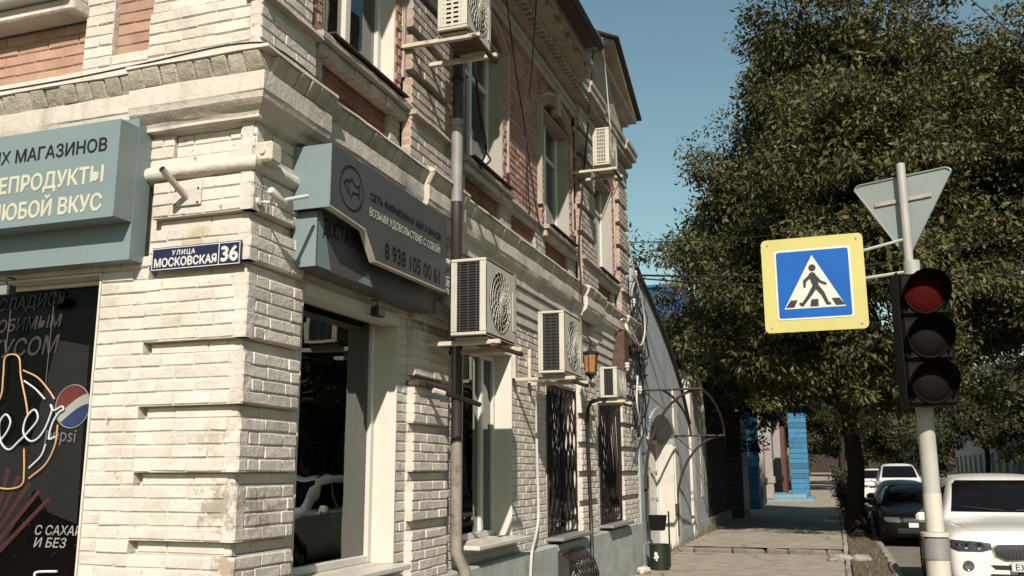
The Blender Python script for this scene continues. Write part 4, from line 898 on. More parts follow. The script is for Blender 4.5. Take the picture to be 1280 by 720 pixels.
for k, (xa, ya, xb, yb) in enumerate(((588, -6, 605, 200), (592, 40, 608, 205))):
    cable('wall_cable', ('black cable drooping past the upper window beside the rain pipe, outer of two', 'black cable drooping past the upper window beside the rain pipe, inner of two')[k], [fac(xa, ya, .25), fac((xa + xb) / 2 - 2, (ya + yb) / 2, .2), fac(xb, yb - 20, .12), fac(xb + 8 - 16 * k, yb, .10), fac(xb - 4, yb + 8, .06)], .009, 'black_cable')
cable('wall_cable', 'long black cable hanging slanted across the rose upper wall, left of a crossing pair', [fac(632, -10, .3), fac(645, 90, .2), fac(656, 160, .1), fac(667, 240, .08), fac(676, 290, .08)], .008, 'black_cable')
cable('wall_cable', 'long black cable hanging slanted across the rose upper wall, right of a crossing pair', [fac(671, -10, .3), fac(665, 80, .2), fac(658, 170, .1), fac(660, 230, .08), fac(662, 268, .06)], .008, 'black_cable')
cable('wall_cable', 'dark cable running down from the eave beside the pediment air conditioner', [fac(741, 60, .3), fac(738, 120, .15), fac(730, 210, .12), fac(724, 300, .14), fac(728, 380, .2)], .012, 'black_cable')
cable('wall_cable', 'pale wire slanting from the roof edge over the pediment front', [fac(725, 15, .6), fac(751, 47, .55), fac(757, 80, .5), fac(793, 150, .45)], .008, 'white_cable')
cable('wall_cable', 'pale wire dropping straight past the pediment air conditioner', [fac(753, 47, .56), fac(757, 90, .5), fac(762, 150, .5), fac(765, 175, .5)], .008, 'white_cable')
# ---- wall lantern
q = fac(738, 445, .28); s = onR('wall_lantern', 'ornate dark wall lantern with amber glass between two small air conditioners', 'lantern', q.y, q.z - .22, .28)
mb = MB(); mb.lathe([(0, .34), (.02, .33), (.03, .30), (.10, .27), (.115, .25), (.11, .24)], (0, 0, 0), 'Z', 6); mb.lathe([(.075, .0), (.085, -.02), (.03, -.06), (.012, -.10), (0, -.11)], (0, 0, 0), 'Z', 6)
for i in range(6): t = math.pi / 3 * i; mb.tube([(.10 * math.cos(t), .10 * math.sin(t), .25), (.078 * math.cos(t), .078 * math.sin(t), .0)], .006, 5)
mb.build('cage', 'dark_iron', s)
mat('amber', (0.42, 0.20, 0.07), 0.2, 0.4, 18, spec=0.6)
mb = MB(); mb.lathe([(.07, .005), (.092, .24)], (0, 0, 0), 'Z', 6); mb.build('glass', 'amber', s)
mb = MB(); mb.tube(smooth([(0, 0, .34), (0, -.0, .44), (0, .10, .52), (0, .22, .48), (0, .34, .44)]), .012, 7); mb.tube(smooth([(0, .30, .46), (0, .22, .36), (0, .30, .25), (0, .34, .2)]), .009, 6); mb.build('scroll_arm', 'dark_iron', s)
mb = MB(); mb.cbox(-.04, .04, .335, .355, .10, .55, .006); mb.build('wall_plate', 'dark_iron', s)
# ---- tangle of cables, insulators and boxes at the far end of the street front
s = onR('cable_tangle', 'tangle of black and white cables with insulators at the far corner of the brick front', 'cables', 16.1, 2.3)
def tp(x, y, p): v = fac(x, y, p); return (v.y - 16.1, -p, v.z - 2.3)
rg = random.Random(21)
for i in range(13):
    x0 = rg.uniform(790, 803); pts = []
    for k in range(8):
        y = 345 + k * rg.uniform(22, 34); pts.append(tp(x0 + rg.uniform(-9, 9) + k * .6, min(y, 575), rg.uniform(.06, .24)))
    mb = MB(); mb.tube(smooth(pts, 4), rg.choice([.007, .009, .012]), 5); mb.build('black_cable', 'black_cable', s)
mb = MB(); mb.tube(smooth([tp(*q) for q in ((785, 300, .2), (793, 340, .22), (803, 380, .25), (806, 415, .25), (800, 432, .25), (790, 415, .2), (782, 400, .2), (776, 402, .15), (788, 420, .2), (795, 430, .2))], 5), .014, 6); mb.build('white_cable', 'white_cable', s)
mb = MB(); mb.tube(smooth([tp(*q) for q in ((797, 470, .2), (796, 505, .22), (802, 540, .2), (796, 550, .15), (790, 535, .15))], 5), .016, 6); mb.build('white_cable', 'white_cable', s)
for (x, y) in ((794, 343), (792, 378), (800, 487), (784, 458)):
    o = tp(x, y, .2); mb = MB(); mb.lathe([(0, .07), (.03, .06), (.045, .03), (.03, .015), (.05, -.01), (.03, -.03), (.02, -.07)], o, 'Z', 10); mb.build('insulator', 'ceramic', s)
    mb = MB(); mb.tube([(o[0], o[1], o[2] - .06), (o[0], o[1] + .02, o[2] - .12), (o[0], .05, o[2] - .12)], .009, 6); mb.build('hook', 'rust', s)
for (x, y, w, h) in ((779, 445, .18, .42), (796, 420, .14, .3)):
    o = tp(x, y, .1); mb = MB(); mb.cbox(o[0] - w, o[0] + w, -.16, .07, o[2] - h, o[2] + h, .015); mb.build('fuse_box', 'rust', s)

# ------------------------------------------------------------------ grey one-storey building with the curved parapet
GX = FA + .02
gb = thing('grey_building', 'grey rendered one-storey building with curved parapet next to the brick front', 'building', (GX, 16.3, 0), Q)   # local x = street
rl = lambda y: y - 16.3
prof = [(16.34, 5.30), (16.9, 5.12), (17.6, 4.95), (18.5, 4.68), (19.4, 4.36), (20.2, 4.05), (20.9, 3.72), (21.5, 3.35), (22.0, 2.98), (22.35, 2.72), (22.36, 4.0), (22.5, 4.06), (24.1, 4.12), (25.4, 4.14)]
# wall in two skins of prisms so that the arched doorway stays open
D0, D1, DS = 17.15, 20.0, 2.20; dm = (D0 + D1) / 2; dr = (D1 - D0) / 2; dh = .55
arch_pts = [(dm - dr * math.cos(math.pi * i / 14), DS + dh * math.sin(math.pi * i / 14)) for i in range(15)]
def topz(y):
    for (a, b), (c, d) in zip(prof, prof[1:]):
        if a <= y <= c and c > a: return b + (d - b) * (y - a) / (c - a)
    return prof[-1][1]
mb = MB(); th = .45
def col_(y0, y1, z0a, z0b, z1a, z1b, f=0.0, b=th): 
    V = [(rl(y), q, z) for q in (f, b) for y, z in ((y0, z0a), (y1, z0b), (y1, z1b), (y0, z1a))]
    mb.add(V, [(0, 1, 2, 3), (7, 6, 5, 4), (0, 4, 5, 1), (1, 5, 6, 2), (2, 6, 7, 3), (3, 7, 4, 0)])
col_(16.34, D0, -.1, -.1, 5.30, topz(D0))
for (y0, z0), (y1, z1) in zip(arch_pts, arch_pts[1:]): col_(y0, y1, z0, z1, topz(y0), topz(y1))
col_(D1, 20.9, -.1, -.1, topz(D1), topz(20.9)); col_(20.9, 21.5, -.1, -.1, 3.72, 3.35); col_(21.5, 22.0, -.1, -.1, 3.35, 2.98); col_(22.0, 22.35, -.1, -.1, 2.98, 2.72)
col_(22.9, 25.4, -.1, -.1, 4.08, 4.14)
mb.build('wall', 'grey_render', gb)
mb = MB(); col_(22.352, 22.898, -.1, -.1, 4.02, 4.08, -.06, th); mb.build('pilaster', 'white_render', gb)
mb = MB()                                            # dark sheet capping that follows the curve
for (y0, z0), (y1, z1) in zip(prof[:9], prof[1:10]): col_(y0, y1, z0 + .002, z1 + .002, z0 + .05, z1 + .05, -.07, th + .05)
mb.build('parapet_capping', 'roof_sheet', gb)
mb = MB(); mb.tube(smooth([(rl(22.36), -.03, 4.08), (rl(23.0), -.06, 4.22), (rl(24.0), -.06, 4.0), (rl(24.6), -.05, 3.4), (rl(24.9), -.04, 2.6)], 6), .05, 8); mb.build('scroll_moulding', 'white_render', gb)
mb = MB(); col_(20.05, 20.55, -.1, -.1, 3.4, 3.3, -.035, .0); mb.build('white_strip', 'white_render', gb)
mb = MB(); col_(24.2, 24.6, 1.0, 1.0, 3.3, 3.3, -.012, .0); mb.build('white_panel', 'white_render', gb)
mb = MB(); col_(16.34, D0 - .0, -.1, -.1, .42, .42, -.03, .0); mb.build('plinth', 'grey_render', gb)
mb = MB(); col_(20.56, 25.4, -.1, -.1, .42, .42, -.03, 0); mb.build('plinth', 'grey_render', gb)
# lit return of the arch, with a white architrave
mb = MB()
for (y0, z0), (y1, z1) in zip(arch_pts, arch_pts[1:]):
    k = 1.10; q0 = (dm + (y0 - dm) * k, DS + (z0 - DS) * 1.22 + .02); q1 = (dm + (y1 - dm) * k, DS + (z1 - DS) * 1.22 + .02)
    V = [(rl(a), q, z) for q in (-.04, .0) for a, z in ((y0, z0), (y1, z1), q1, q0)]; mb.add(V, [(0, 1, 2, 3), (7, 6, 5, 4), (0, 4, 5, 1), (1, 5, 6, 2), (2, 6, 7, 3), (3, 7, 4, 0)])
mb.build('architrave', 'grey_render', gb)
mb = MB(); mb.box(rl(D1) - .012, rl(D1) + .0, -.0, .40, .0, DS); mb.build('jamb_lining', 'white_render', gb)
dr_ = bpy.data.objects.new('shop_door', None); col.objects.link(dr_); dr_.parent = gb
mb = MB()
for x0, x1, z0, z1 in ((D0, D0 + .09, 0, DS + .1), (D1 - .10, D1 - .013, 0, DS + .1), (dm - .09, dm + .09, 0, DS + .5), (D0 + .09, dm - .09, .0, .5), (dm + .09, D1 - .1, 0, .5), (D0 + .09, D1 - .1, DS, DS + .08), (D0 + .09, dm - .09, 1.05, 1.13), (dm + .09, D1 - .1, 1.05, 1.13), (D0 + .09, dm - .09, 1.6, 1.67), (dm + .09, D1 - .1, 1.6, 1.67)):
    mb.cbox(rl(x0) + .002, rl(x1) - .002, .33, .385, z0, z1, .008)
mb.build('frame', 'pvc', dr_)
mb = MB(); mb.box(rl(D0), rl(D1), .36, .366, 0, DS + .6); mb.build('pane', 'window_glass', dr_)
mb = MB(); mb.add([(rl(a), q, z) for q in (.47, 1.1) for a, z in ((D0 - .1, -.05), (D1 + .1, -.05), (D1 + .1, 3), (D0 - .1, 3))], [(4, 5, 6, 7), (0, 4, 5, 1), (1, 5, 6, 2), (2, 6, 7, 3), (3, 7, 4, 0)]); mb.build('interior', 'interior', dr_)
mb = MB(); mb.box(rl(16.34), rl(25.4), th + .02, 7.5, -.1, 2.6); mb.build('rear_block', 'grey_render', gb)
# ---- bare canopy frame over that door
s = thing('canopy_frame', 'bare rusty canopy frame of curved steel tubes over the grey building door', 'canopy frame', (GX, 16.64, 0), Q)
mat('canopy_steel', (0.075, 0.05, 0.042), 0.6, 0.3, 14, metal=0.4, stain=(0.03, 0.02, 0.018), stain_amt=.6, stain_scale=9)
L2 = 20.03 - 16.64; zz0, zz1, po = 3.08, 2.38, 1.08
mb = MB(); mb.tube([(0, -.01, zz0), (0, -po, zz0)], .02, 7); mb.build('top_rail', 'canopy_steel', s)
mb = MB(); mb.tube([(L2, -.01, zz1), (L2, -po, zz1)], .02, 7); mb.build('lower_rail', 'canopy_steel', s)
for xo, zt, zb in ((0, zz0, 1.45), (L2, zz1, .85)):
    mb = MB(); mb.tube([(xo + .15, -po + po * (1 - math.sin(t)), zb + (zt - zb) * (1 - math.cos(t))) if False else (xo + .06, -.03 - (po - .03) * (1 - math.cos(t)), zb + (zt - zb) * math.sin(t)) for t in [math.pi / 2 * i / 14 for i in range(15)]], .026, 8); mb.build('arched_bracket', 'canopy_steel', s)
    mb = MB(); mb.tube([(xo + .06, -.03, zb - .55), (xo + .06, -.03, zb)], .03, 8); mb.cbox(xo - .03, xo + .15, -.06, .02, zb - .12, zb + .12, .006); mb.build('bracket_foot', 'canopy_steel', s)
    mb = MB(); mb.tube([(xo + .06, -.03, zt), (xo + .06, -.42, zb + (zt - zb) * .78)], .014, 6); mb.build('strut', 'canopy_steel', s)
for k in (.35, 1.0):
    mb = MB(); mb.tube([(L2 * math.sin(t), -po * k, zz1 + (zz0 - zz1) * math.cos(t)) for t in [math.pi / 2 * i / 12 for i in range(13)]], .024, 8); mb.build('curved_purlin', 'canopy_steel', s)
# ---- bin on a stand and the green bucket by the door
mat('signal_bin', (0.007, 0.006, 0.005), .7, .2, 6, spec=.1); s = thing('litter_bin', 'black litter bin hung on a thin stand beside the green bucket', 'litter bin', (-3.02, 16.75, 0))
mb = MB(); mb.prism([(-.11, .62), (.11, .62), (.15, .88), (-.15, .88)], -.12, .12); mb.build('bin', 'signal_bin', s)
for x_ in (-.2, .2): mb = MB(); mb.tube([(x_, 0, 0), (x_, 0, .95)], .016, 6); mb.build('stand_post', 'dark_iron', s)
mat('bucket_green', (0.016, 0.024, 0.014), 0.45, 0.3, 7)
s = thing('green_bucket', 'dark green metal bucket with white splash on the pavement by the wall', 'bucket', (-2.92, 16.30, 0))
mb = MB(); mb.lathe([(0, .0), (.165, .0), (.175, .40), (.182, .405), (.182, .42), (.165, .42), (.155, .03), (0, .03)], (0, 0, 0), 'Z', 22); mb.build('body', 'bucket_green', s)
mb = MB()
for a, z, r in ((-1.75, .27, .035), (-1.62, .22, .03), (-1.85, .21, .028), (-1.7, .17, .02)): mb.add([(.178 * math.cos(a + t[0]), .178 * math.sin(a + t[0]), z + t[1]) for t in [(r * 5 * math.cos(q), r * math.sin(q)) for q in [2 * math.pi * i / 10 for i in range(10)]]], [tuple(range(10))])
mb.build('paint_splash', 'white_enamel', s)
mb = MB(); mb.tube([(.178 * math.cos(t), .178 * math.sin(t), .40 - .10 * math.sin(t)) for t in [math.pi * i / 10 for i in range(11)]], .005, 5); mb.build('handle', 'zinc', s)
rg = random.Random(9)
for i in range(3):
    mb = MB(); q = (.085, .06, .04)[i]; mb.cbox(-q * 1.4, q * 1.4, -q, q, 0, q * 1.3, q * .4, j=.02, rg=rg); o = mb.build('broken_stone', 'cream_plaster', None, loc=(-3.0 + rg.uniform(-.1, .3), 15.55 + i * .2, 0)); o.rotation_euler.z = rg.uniform(0, 3)
    tag(o, ('largest', 'middle-sized', 'smallest')[i] + ' of three lumps of fallen plaster by the green bucket', 'rubble', 'fallen plaster by the bucket')
# ------------------------------------------------------------------ wooden gate, navy kiosk, blue shop front, far houses
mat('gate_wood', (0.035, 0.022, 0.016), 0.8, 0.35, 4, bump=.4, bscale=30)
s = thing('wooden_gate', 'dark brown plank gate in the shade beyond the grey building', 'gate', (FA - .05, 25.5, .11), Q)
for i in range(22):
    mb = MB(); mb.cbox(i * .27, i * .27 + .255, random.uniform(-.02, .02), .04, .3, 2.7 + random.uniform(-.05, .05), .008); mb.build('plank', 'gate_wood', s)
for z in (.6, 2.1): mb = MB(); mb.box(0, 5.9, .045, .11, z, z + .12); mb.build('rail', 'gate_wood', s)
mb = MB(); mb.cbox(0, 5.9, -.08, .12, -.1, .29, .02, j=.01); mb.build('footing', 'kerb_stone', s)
mat('navy_sheet', (0.006, 0.008, 0.026), 0.5, 0.15, 4)
s = thing('navy_kiosk', 'dark navy kiosk of horizontal boards standing against the blue shop', 'kiosk', (-3.9, 32.0, .11))
for i in range(17): mb = MB(); mb.cbox(0, 1.02, -.02 + (i % 2) * .006, .03, .05 + i * .2, .235 + i * .2, .01); mb.build('board', 'navy_sheet', s)
mb = MB(); mb.box(.02, 1.0, .035, 2.4, 0, 3.42); mb.build('body', 'navy_sheet', s)
mb = MB(); mb.prism([(-.1, 3.44), (1.12, 3.36), (1.12, 3.42), (-.1, 3.56)], -.12, 2.5); mb.build('roof', 'navy_sheet', s)
mat('bright_blue', (0.045, 0.20, 0.34), 0.75, 0.15, 5, bump=.4, bscale=30, stain=(0.025, 0.09, 0.17), stain_amt=.6, stain_scale=4, rnd=.35)
mat('pale_blue', (0.20, 0.34, 0.40), 0.7, 0.1, 5); mat('dark_front', (0.022, 0.018, 0.022), 0.6, 0.3, 3); mat('brown_door', (0.10, 0.038, 0.026), 0.6, 0.2, 4); mat('grey_column', (0.34, 0.31, 0.28), 0.8, 0.12, 4)
s = thing('blue_shop', 'blue painted stone shop front with porch beyond the trees', 'shop building', (FA - .1, 39.6, .11), Q)
H = 4.6
def stone_pier(x0, x1, y0, y1, h):
    z = .0; k = 0
    mb = MB(); mb.box(x0 + .03, x1 - .03, y0 + .03, y1, 0, h); mb.build('pier_core', 'bright_blue', s)
    while z < h - .1:
        hh = .27; mb = MB(); mb.cr = random.random(); j = .03
        cut_ = x0 + (x1 - x0) * (.38 if k % 2 else .62)
        for a, b in ((x0, cut_), (cut_, x1)):
            mb = MB(); mb.cr = random.random(); mb.cbox(a + .008, b - .008, y0 + random.uniform(0, .03), y1, z + .008, z + hh - .008, .025, j=.008); mb.build('stone', 'bright_blue', s, rnd=True)
        z += hh; k += 1
stone_pier(0, 1.0, -.42, .3, H)
mb = MB(); mb.box(1.0, 26, .0, .35, 0, H); mb.build('wall', 'dark_front', s)
mb = MB(); mb.box(-.0, 26, -.5, .5, H, H + .5); mb.build('fascia', 'dark_front', s)
for x0 in (3.2, 9.2, 17.5):
    mb = MB(); mb.cbox(x0, x0 + .75, -.42, -.002, .1, H - .02, .02); mb.cbox(x0 - .05, x0 + .8, -.50, -.004, .9, 1.25, .03); mb.build('column', 'grey_column', s)
for x0 in (4.6, 11.6): mb = MB(); mb.box(x0, x0 + 2.6, -.03, -.002, .9, 3.3); mb.build('shop_window', 'window_glass', s)
mb = MB(); mb.cbox(20.4, 22.4, -.55, -.002, .1, 4.2, .02); mb.build('door', 'brown_door', s)
mb = MB(); mb.tube(smooth([(1.35, -.22, H - .02), (1.35, -.22, 2.2), (1.35, -.22, 1.1), (1.5, -.45, .8), (1.5, -.45, .05)], 5), .085, 8); mb.build('rain_pipe', 'white_cable', s)
stone_pier(13.3, 14.5, -2.05, -1.1, H)
for i, (d, z1) in enumerate(((-2.3, .17), (-1.95, .34))): mb = MB(); mb.cbox(9.2 + .5 * i, 14.9, d, -.0, -.05 if i == 0 else .172, z1, .015); mb.build('step', 'pale_blue', s)
s = thing('shop_banner', 'small navy and white banner board beside the blue stone pier', 'banner', (-3.75, 31.9, 2.95))
mb = MB(); mb.cbox(-.1, .32, -.06, .0, .0, .62, .006); mb.build('navy_board', 'poster_blue', s); mb = MB(); mb.cbox(.325, .58, -.06, .0, .03, .60, .006); mb.build('white_board', 'letter_light', s)
for pxx in (0.0, .45): mb = MB(); mb.tube([(pxx, .02, 0.0), (pxx, .02, .66), (pxx, .2, .66)], .015, 6); mb.build('bracket', 'dark_iron', s)
# far terraces on the left
def house(name, label, x, y, w, d, h, m, roof, nwin=3, grp='far houses up the street'):
    s = thing(name, label, 'house', (x, y, rise(y)), Q, grp)
    mb = MB(); mb.box(0, w, 0, d, -.3, h); mb.build('wall', m, s)
    mb = MB(); V = [(-.2, -.35, h), (w + .2, -.35, h), (w + .2, d + .3, h), (-.2, d + .3, h), (-.2, d / 2, h + 1.3), (w + .2, d / 2, h + 1.3)]; mb.add(V, [(0, 1, 5, 4), (2, 3, 4, 5), (0, 4, 3), (1, 2, 5), (0, 3, 2, 1)]); mb.build('roof', roof, s)
    for i in range(nwin):
        a = w * (i + .5) / nwin; mb = MB(); mb.cbox(a - .6, a + .6, -.05, -.002, 1.1, 2.7, .02); wn = mb.build('window', 'pvc', s); mb = MB(); mb.box(a - .5, a + .5, -.06, -.052, 1.2, 2.6); mb.build('pane', 'dark_front', wn)
    mb = MB(); mb.box(-.004, w, -.05, -.003, -.2, .6); mb.build('plinth', 'brown_door', s)
    return s
house('terrace_house', 'white terrace house with brown plinth just past the blue porch', -3.3, 66.5, 10, 8, 4.4, 'white_render', 'roof_sheet')
house('terrace_house', 'reddish terrace house second past the blue porch', -3.1, 77.5, 11, 8, 4.0, 'rose_brick', 'roof_sheet')
house('terrace_house', 'cream terrace house near the far end of the pavement', -3.4, 89, 16, 8, 4.6, 'cream_plaster', 'roof_sheet')
house('terrace_house', 'pale blue terrace house at the far end of the pavement', -3.0, 108, 18, 8, 4.2, 'pale_blue', 'roof_sheet')
# house with the blue metal roof behind the grey building
mat('blue_sheet', (0.03, 0.085, 0.22), 0.4, 0.12, 2, spec=.5)
s = thing('blue_roofed_house', 'house with ribbed bright blue metal roof behind the grey parapet', 'house', (-10.4, 30.0, 0))
mb = MB(); mb.box(0, 5.7, .3, 9, -.1, 5.9); mb.build('wall', 'white_render', s)
mb = MB(); V = [(-.2, -.1, 5.7), (5.85, -.1, 5.7), (5.85, 2.3, 8.05), (-.2, 2.3, 8.05), (-.2, 9, 8.05), (5.85, 9, 8.05)]; mb.add(V, [(0, 1, 2, 3), (3, 2, 5, 4)]); mb.add([(v[0], v[1], v[2] - .08) for v in V], [(0, 1, 2, 3), (3, 2, 5, 4)]); mb.build('roof_sheet', 'blue_sheet', s)
for i in range(26): mb = MB(); xx = -.1 + i * .235; mb.tube([(xx, -.12, 5.71), (xx, 2.29, 8.065)], .045, 6); mb.build('rib', 'blue_sheet', s)
mb = MB(); mb.cbox(-.25, 5.9, 2.15, 2.5, 8.04, 8.16, .03); mb.build('ridge_cap', 'blue_sheet', s)
# ------------------------------------------------------------------ overhead wires
def wire(label, a, b, sag, r=.009, m='black_cable'):
    a, b = Vector(a), Vector(b); n = 24; pts = [a + (b - a) * t - Vector((0, 0, sag * 4 * t * (1 - t))) for t in [i / n for i in range(n + 1)]]
    mb = MB(); mb.tube([p - a for p in pts], r, 5); o = mb.build('overhead_wire', m, None, loc=a); tag(o, label, 'wire', None)
ca = lambda x, y: fac(x, y, .2)
wire('highest overhead wire from the brick front to the tree crown', ca(788, 303), at_y(1300, 215, 30), .5)
wire('thick upper wire of the pair level with the crossing sign', ca(798, 344), at_y(1300, 284, 22), .35, .019)
wire('thinner lower wire of the pair level with the crossing sign', ca(798, 348), at_y(1300, 333, 22), .25, .015)
wire('lowest overhead wire passing below the crossing sign centre', ca(806, 360), at_y(1000, 378, 21), .12, .011)
wire('dark wire crossing the tree crown at the upper right corner', at_y(1180, -30, 18), at_y(1330, 85, 18), .1, .012)
# ------------------------------------------------------------------ pole with signal and signs
mat('pole_paint', (0.46, 0.45, 0.40), 0.45, 0.1, 5, spec=.4, stain=(0.27, 0.24, 0.19), stain_amt=.5, stain_scale=5, streak=True)
mat('pole_white', (0.62, 0.585, 0.49), 0.5, 0.08, 5, stain=(0.36, 0.29, 0.2), stain_amt=.5, stain_scale=6)
PX, PYY = .515, 5.85
s = thing('signal_pole', 'white steel pole with collar carrying the traffic light and road signs', 'pole', (PX, PYY, .02))
mb = MB(); mb.lathe([(.047, 1.26), (.047, 2.85), (.0, 2.86)], (0, 0, 0), 'Z', 20); mb.lathe([(.0, 2.8), (.026, 2.8), (.026, 3.46), (0, 3.47)], (-.012, 0, 0), 'Z', 14); mb.build('upper_tube', 'pole_paint', s)
mb = MB(); mb.lathe([(.0495, 1.29), (.0495, 1.50), (.04, 1.50)], (0, 0, 0), 'Z', 20); mb.lathe([(.064, -.1), (.064, 1.25), (.04, 1.26)], (0, 0, 0), 'Z', 20); mb.build('lower_sleeve', 'pole_white', s)
mb = MB(); mb.lathe([(.05, 1.262), (.078, 1.264), (.078, 1.285), (.05, 1.288)], (0, 0, 0), 'Z', 20); mb.build('collar', 'pole_white', s)
mb = MB(); mb.lathe([(.0655, 1.14), (.070, 1.142), (.070, 1.255), (.0655, 1.257)], (0, 0, 0), 'Z', 20); mb.build('clamp_band', 'zinc', s)
mat('rust_spot', (0.22, 0.12, 0.06), .8, .3, 20)
# traffic light
s = thing('traffic_light', 'black three-lamp traffic light with visors and a dull red top lens', 'traffic light', (PX + .012, PYY - .075, 1.985), R_(8))
mat('signal_black', (0.006, 0.004, 0.0035), 0.65, 0.2, 6, spec=.12); mat('lens_red', (0.05, 0.003, 0.0025), 0.7, 0.35, 40, bump=.4, bscale=120, spec=.04); mat('lens_dark', (0.005, 0.003, 0.0025), 0.65, 0.3, 40, bump=.4, bscale=120, spec=.08)
for i in range(3):
    z = .015 + i * .252; mb = MB(); mb.cbox(-.135, .135, -.16, .0, z, z + .246, .018); sec = mb.build('lamp_section', 'signal_black', s)
    mb = MB(); n = 18; V = []
    for k, (yy, rr) in enumerate(((-.158, .112), (-.34, .122))):
        for q in range(n + 1):
            t = R_(-38) + R_(256) * q / n; yq = yy
            if k: yq = -.165 - .12 * max(0.25, min(1, (math.sin(t) + .75) / 1.2))
            V.append((rr * math.cos(t), yq, z + .123 + rr * math.sin(t)))
    F = [(q, q + 1, n + 2 + q, n + 1 + q) for q in range(n)]; mb.add(V, F); V2 = [(a * 1.03, b, (c - z - .123) * 1.03 + z + .123) for a, b, c in V]; mb.add(V2, [tuple(reversed(f)) for f in F]); mb.build('visor', 'signal_black', s)
    mb = MB(); mb.lathe([(0, -.182), (.05, -.179), (.085, -.171), (.102, -.160)], (0, 0, z + .123), 'Y', 24); mb.build('lens', 'lens_red' if i == 2 else 'lens_dark', s)
    mb = MB(); mb.lathe([(.103, -.158), (.112, -.170), (.118, -.160)], (0, 0, z + .123), 'Y', 24); mb.build('lens_ring', 'signal_black', s)
for z in (.10, .68): mb = MB(); mb.cbox(-.05, .05, .002, .06, z, z + .05, .008); mb.build('pole_clamp', 'zinc', s)
mb = MB(); mb.cbox(-.148, -.137, -.17, .01, .0, .775, .004); mb.build('side_flange', 'signal_black', s)
# crossing sign
s = thing('crossing_sign', 'yellow and blue pedestrian crossing sign held out left of the pole', 'road sign', (-.045, PYY - .03, 2.475), R_(-2))
mat('sign_yellow', (0.60, 0.53, 0.19), 0.5, 0.07, 3, spec=.2, stain=(0.45, 0.39, 0.15), stain_amt=.35, stain_scale=5); mat('sign_blue', (0.007, 0.11, 0.42), 0.5, 0.08, 4, spec=.15); mat('sign_white', (0.68, 0.66, 0.58), 0.4, 0.04, 4); mat('sign_black', (0.01, 0.009, 0.009), 0.5, 0); mat('sign_back', (0.36, 0.39, 0.37), 0.5, 0.08, 4, metal=.2)
def rrect(w, h, r, n=6): 
    P = []
    for cx, cz, a in ((w - r, h - r, 0), (-w + r, h - r, 1), (-w + r, -h + r, 2), (w - r, -h + r, 3)): P += [(cx + r * math.cos(math.pi / 2 * (a + i / n)), cz + r * math.sin(math.pi / 2 * (a + i / n))) for i in range(n + 1)]
    return P
sh = lambda P, dx=0, dz=.292: [(a + dx, b + dz) for a, b in P]
def plate(name, poly, y0, y1, m): 
    mb = MB(); mb.prism(poly, y0, y1); return mb.build(name, m, s)
plate('yellow_board', sh(rrect(.298, .292, .03)), -.012, .0, 'sign_yellow')
plate('rear_face', sh(rrect(.292, .286, .03)), .0005, .012, 'sign_back')
plate('white_border', sh(rrect(.222, .218, .018)), -.0145, -.0125, 'sign_white')
plate('blue_field', sh(rrect(.210, .206, .014)), -.0170, -.0150, 'sign_blue')
plate('white_triangle', [(-.178, .140), (.178, .140), (.0, .468)], -.0195, -.0175, 'sign_white')
K = .00135
for name, poly in (('stripe', [(-135, 108), (-95, 108), (-78, 140), (-112, 140)]), ('stripe', [(-22, 108), (18, 108), (18, 140), (-14, 140)]), ('stripe', [(98, 108), (140, 108), (115, 140), (80, 140)])): plate(name, [(a * K * .92, b * K + .004) for a, b in poly], -.0222, -.0200, 'sign_black')
def limb(p, q, w0, w1):
    p, q = Vector(p), Vector(q); n_ = Vector((-(q - p).y, (q - p).x)).normalized(); t0 = math.atan2(n_.y, n_.x); n = 6
    P = [(p.x + w0 * math.cos(t0 + math.pi * i / n), p.y + w0 * math.sin(t0 + math.pi * i / n)) for i in range(n + 1)] + [(q.x + w1 * math.cos(t0 + math.pi + math.pi * i / n), q.y + w1 * math.sin(t0 + math.pi + math.pi * i / n)) for i in range(n + 1)]
    return P
for k_, q in enumerate((((-.004, .340), (.014, .275), .021, .017), ((-.010, .342), (-.050, .308), .011, .009), ((-.050, .308), (-.052, .274), .009, .007), ((.010, .335), (.038, .300), .010, .008), ((.038, .300), (.070, .284), .008, .007),
        ((.008, .272), (-.024, .222), .014, .012), ((-.024, .222), (-.070, .162), .011, .009), ((.018, .270), (.050, .226), .014, .012), ((.050, .226), (.074, .166), .011, .009), ((.074, .164), (.088, .162), .008, .007), ((-.070, .160), (-.082, .170), .007, .007))):
    plate('walking_figure', limb(*q), -.0222 - .00012 * k_, -.0200, 'sign_black')
plate('walking_figure', [(-.002 + .021 * math.cos(t), .388 + .021 * math.sin(t)) for t in [2 * math.pi * i / 16 for i in range(16)]], -.0222, -.0200, 'sign_black')
for bx, bz in ((-.26, .55), (.26, .55), (-.26, .03), (.26, .03)): mb = MB(); mb.lathe([(0, -.0155), (.006, -.015), (.007, -.0122)], (bx, 0, bz), 'Y', 10); mb.build('rivet', 'zinc', s)
for z in (.30, .46): mb = MB(); mb.tube([(.20, .03, z), (.545, .045, z + .035 + .04 * (z > .4))], .010, 7); mb.build('support_arm', 'pole_paint', s)
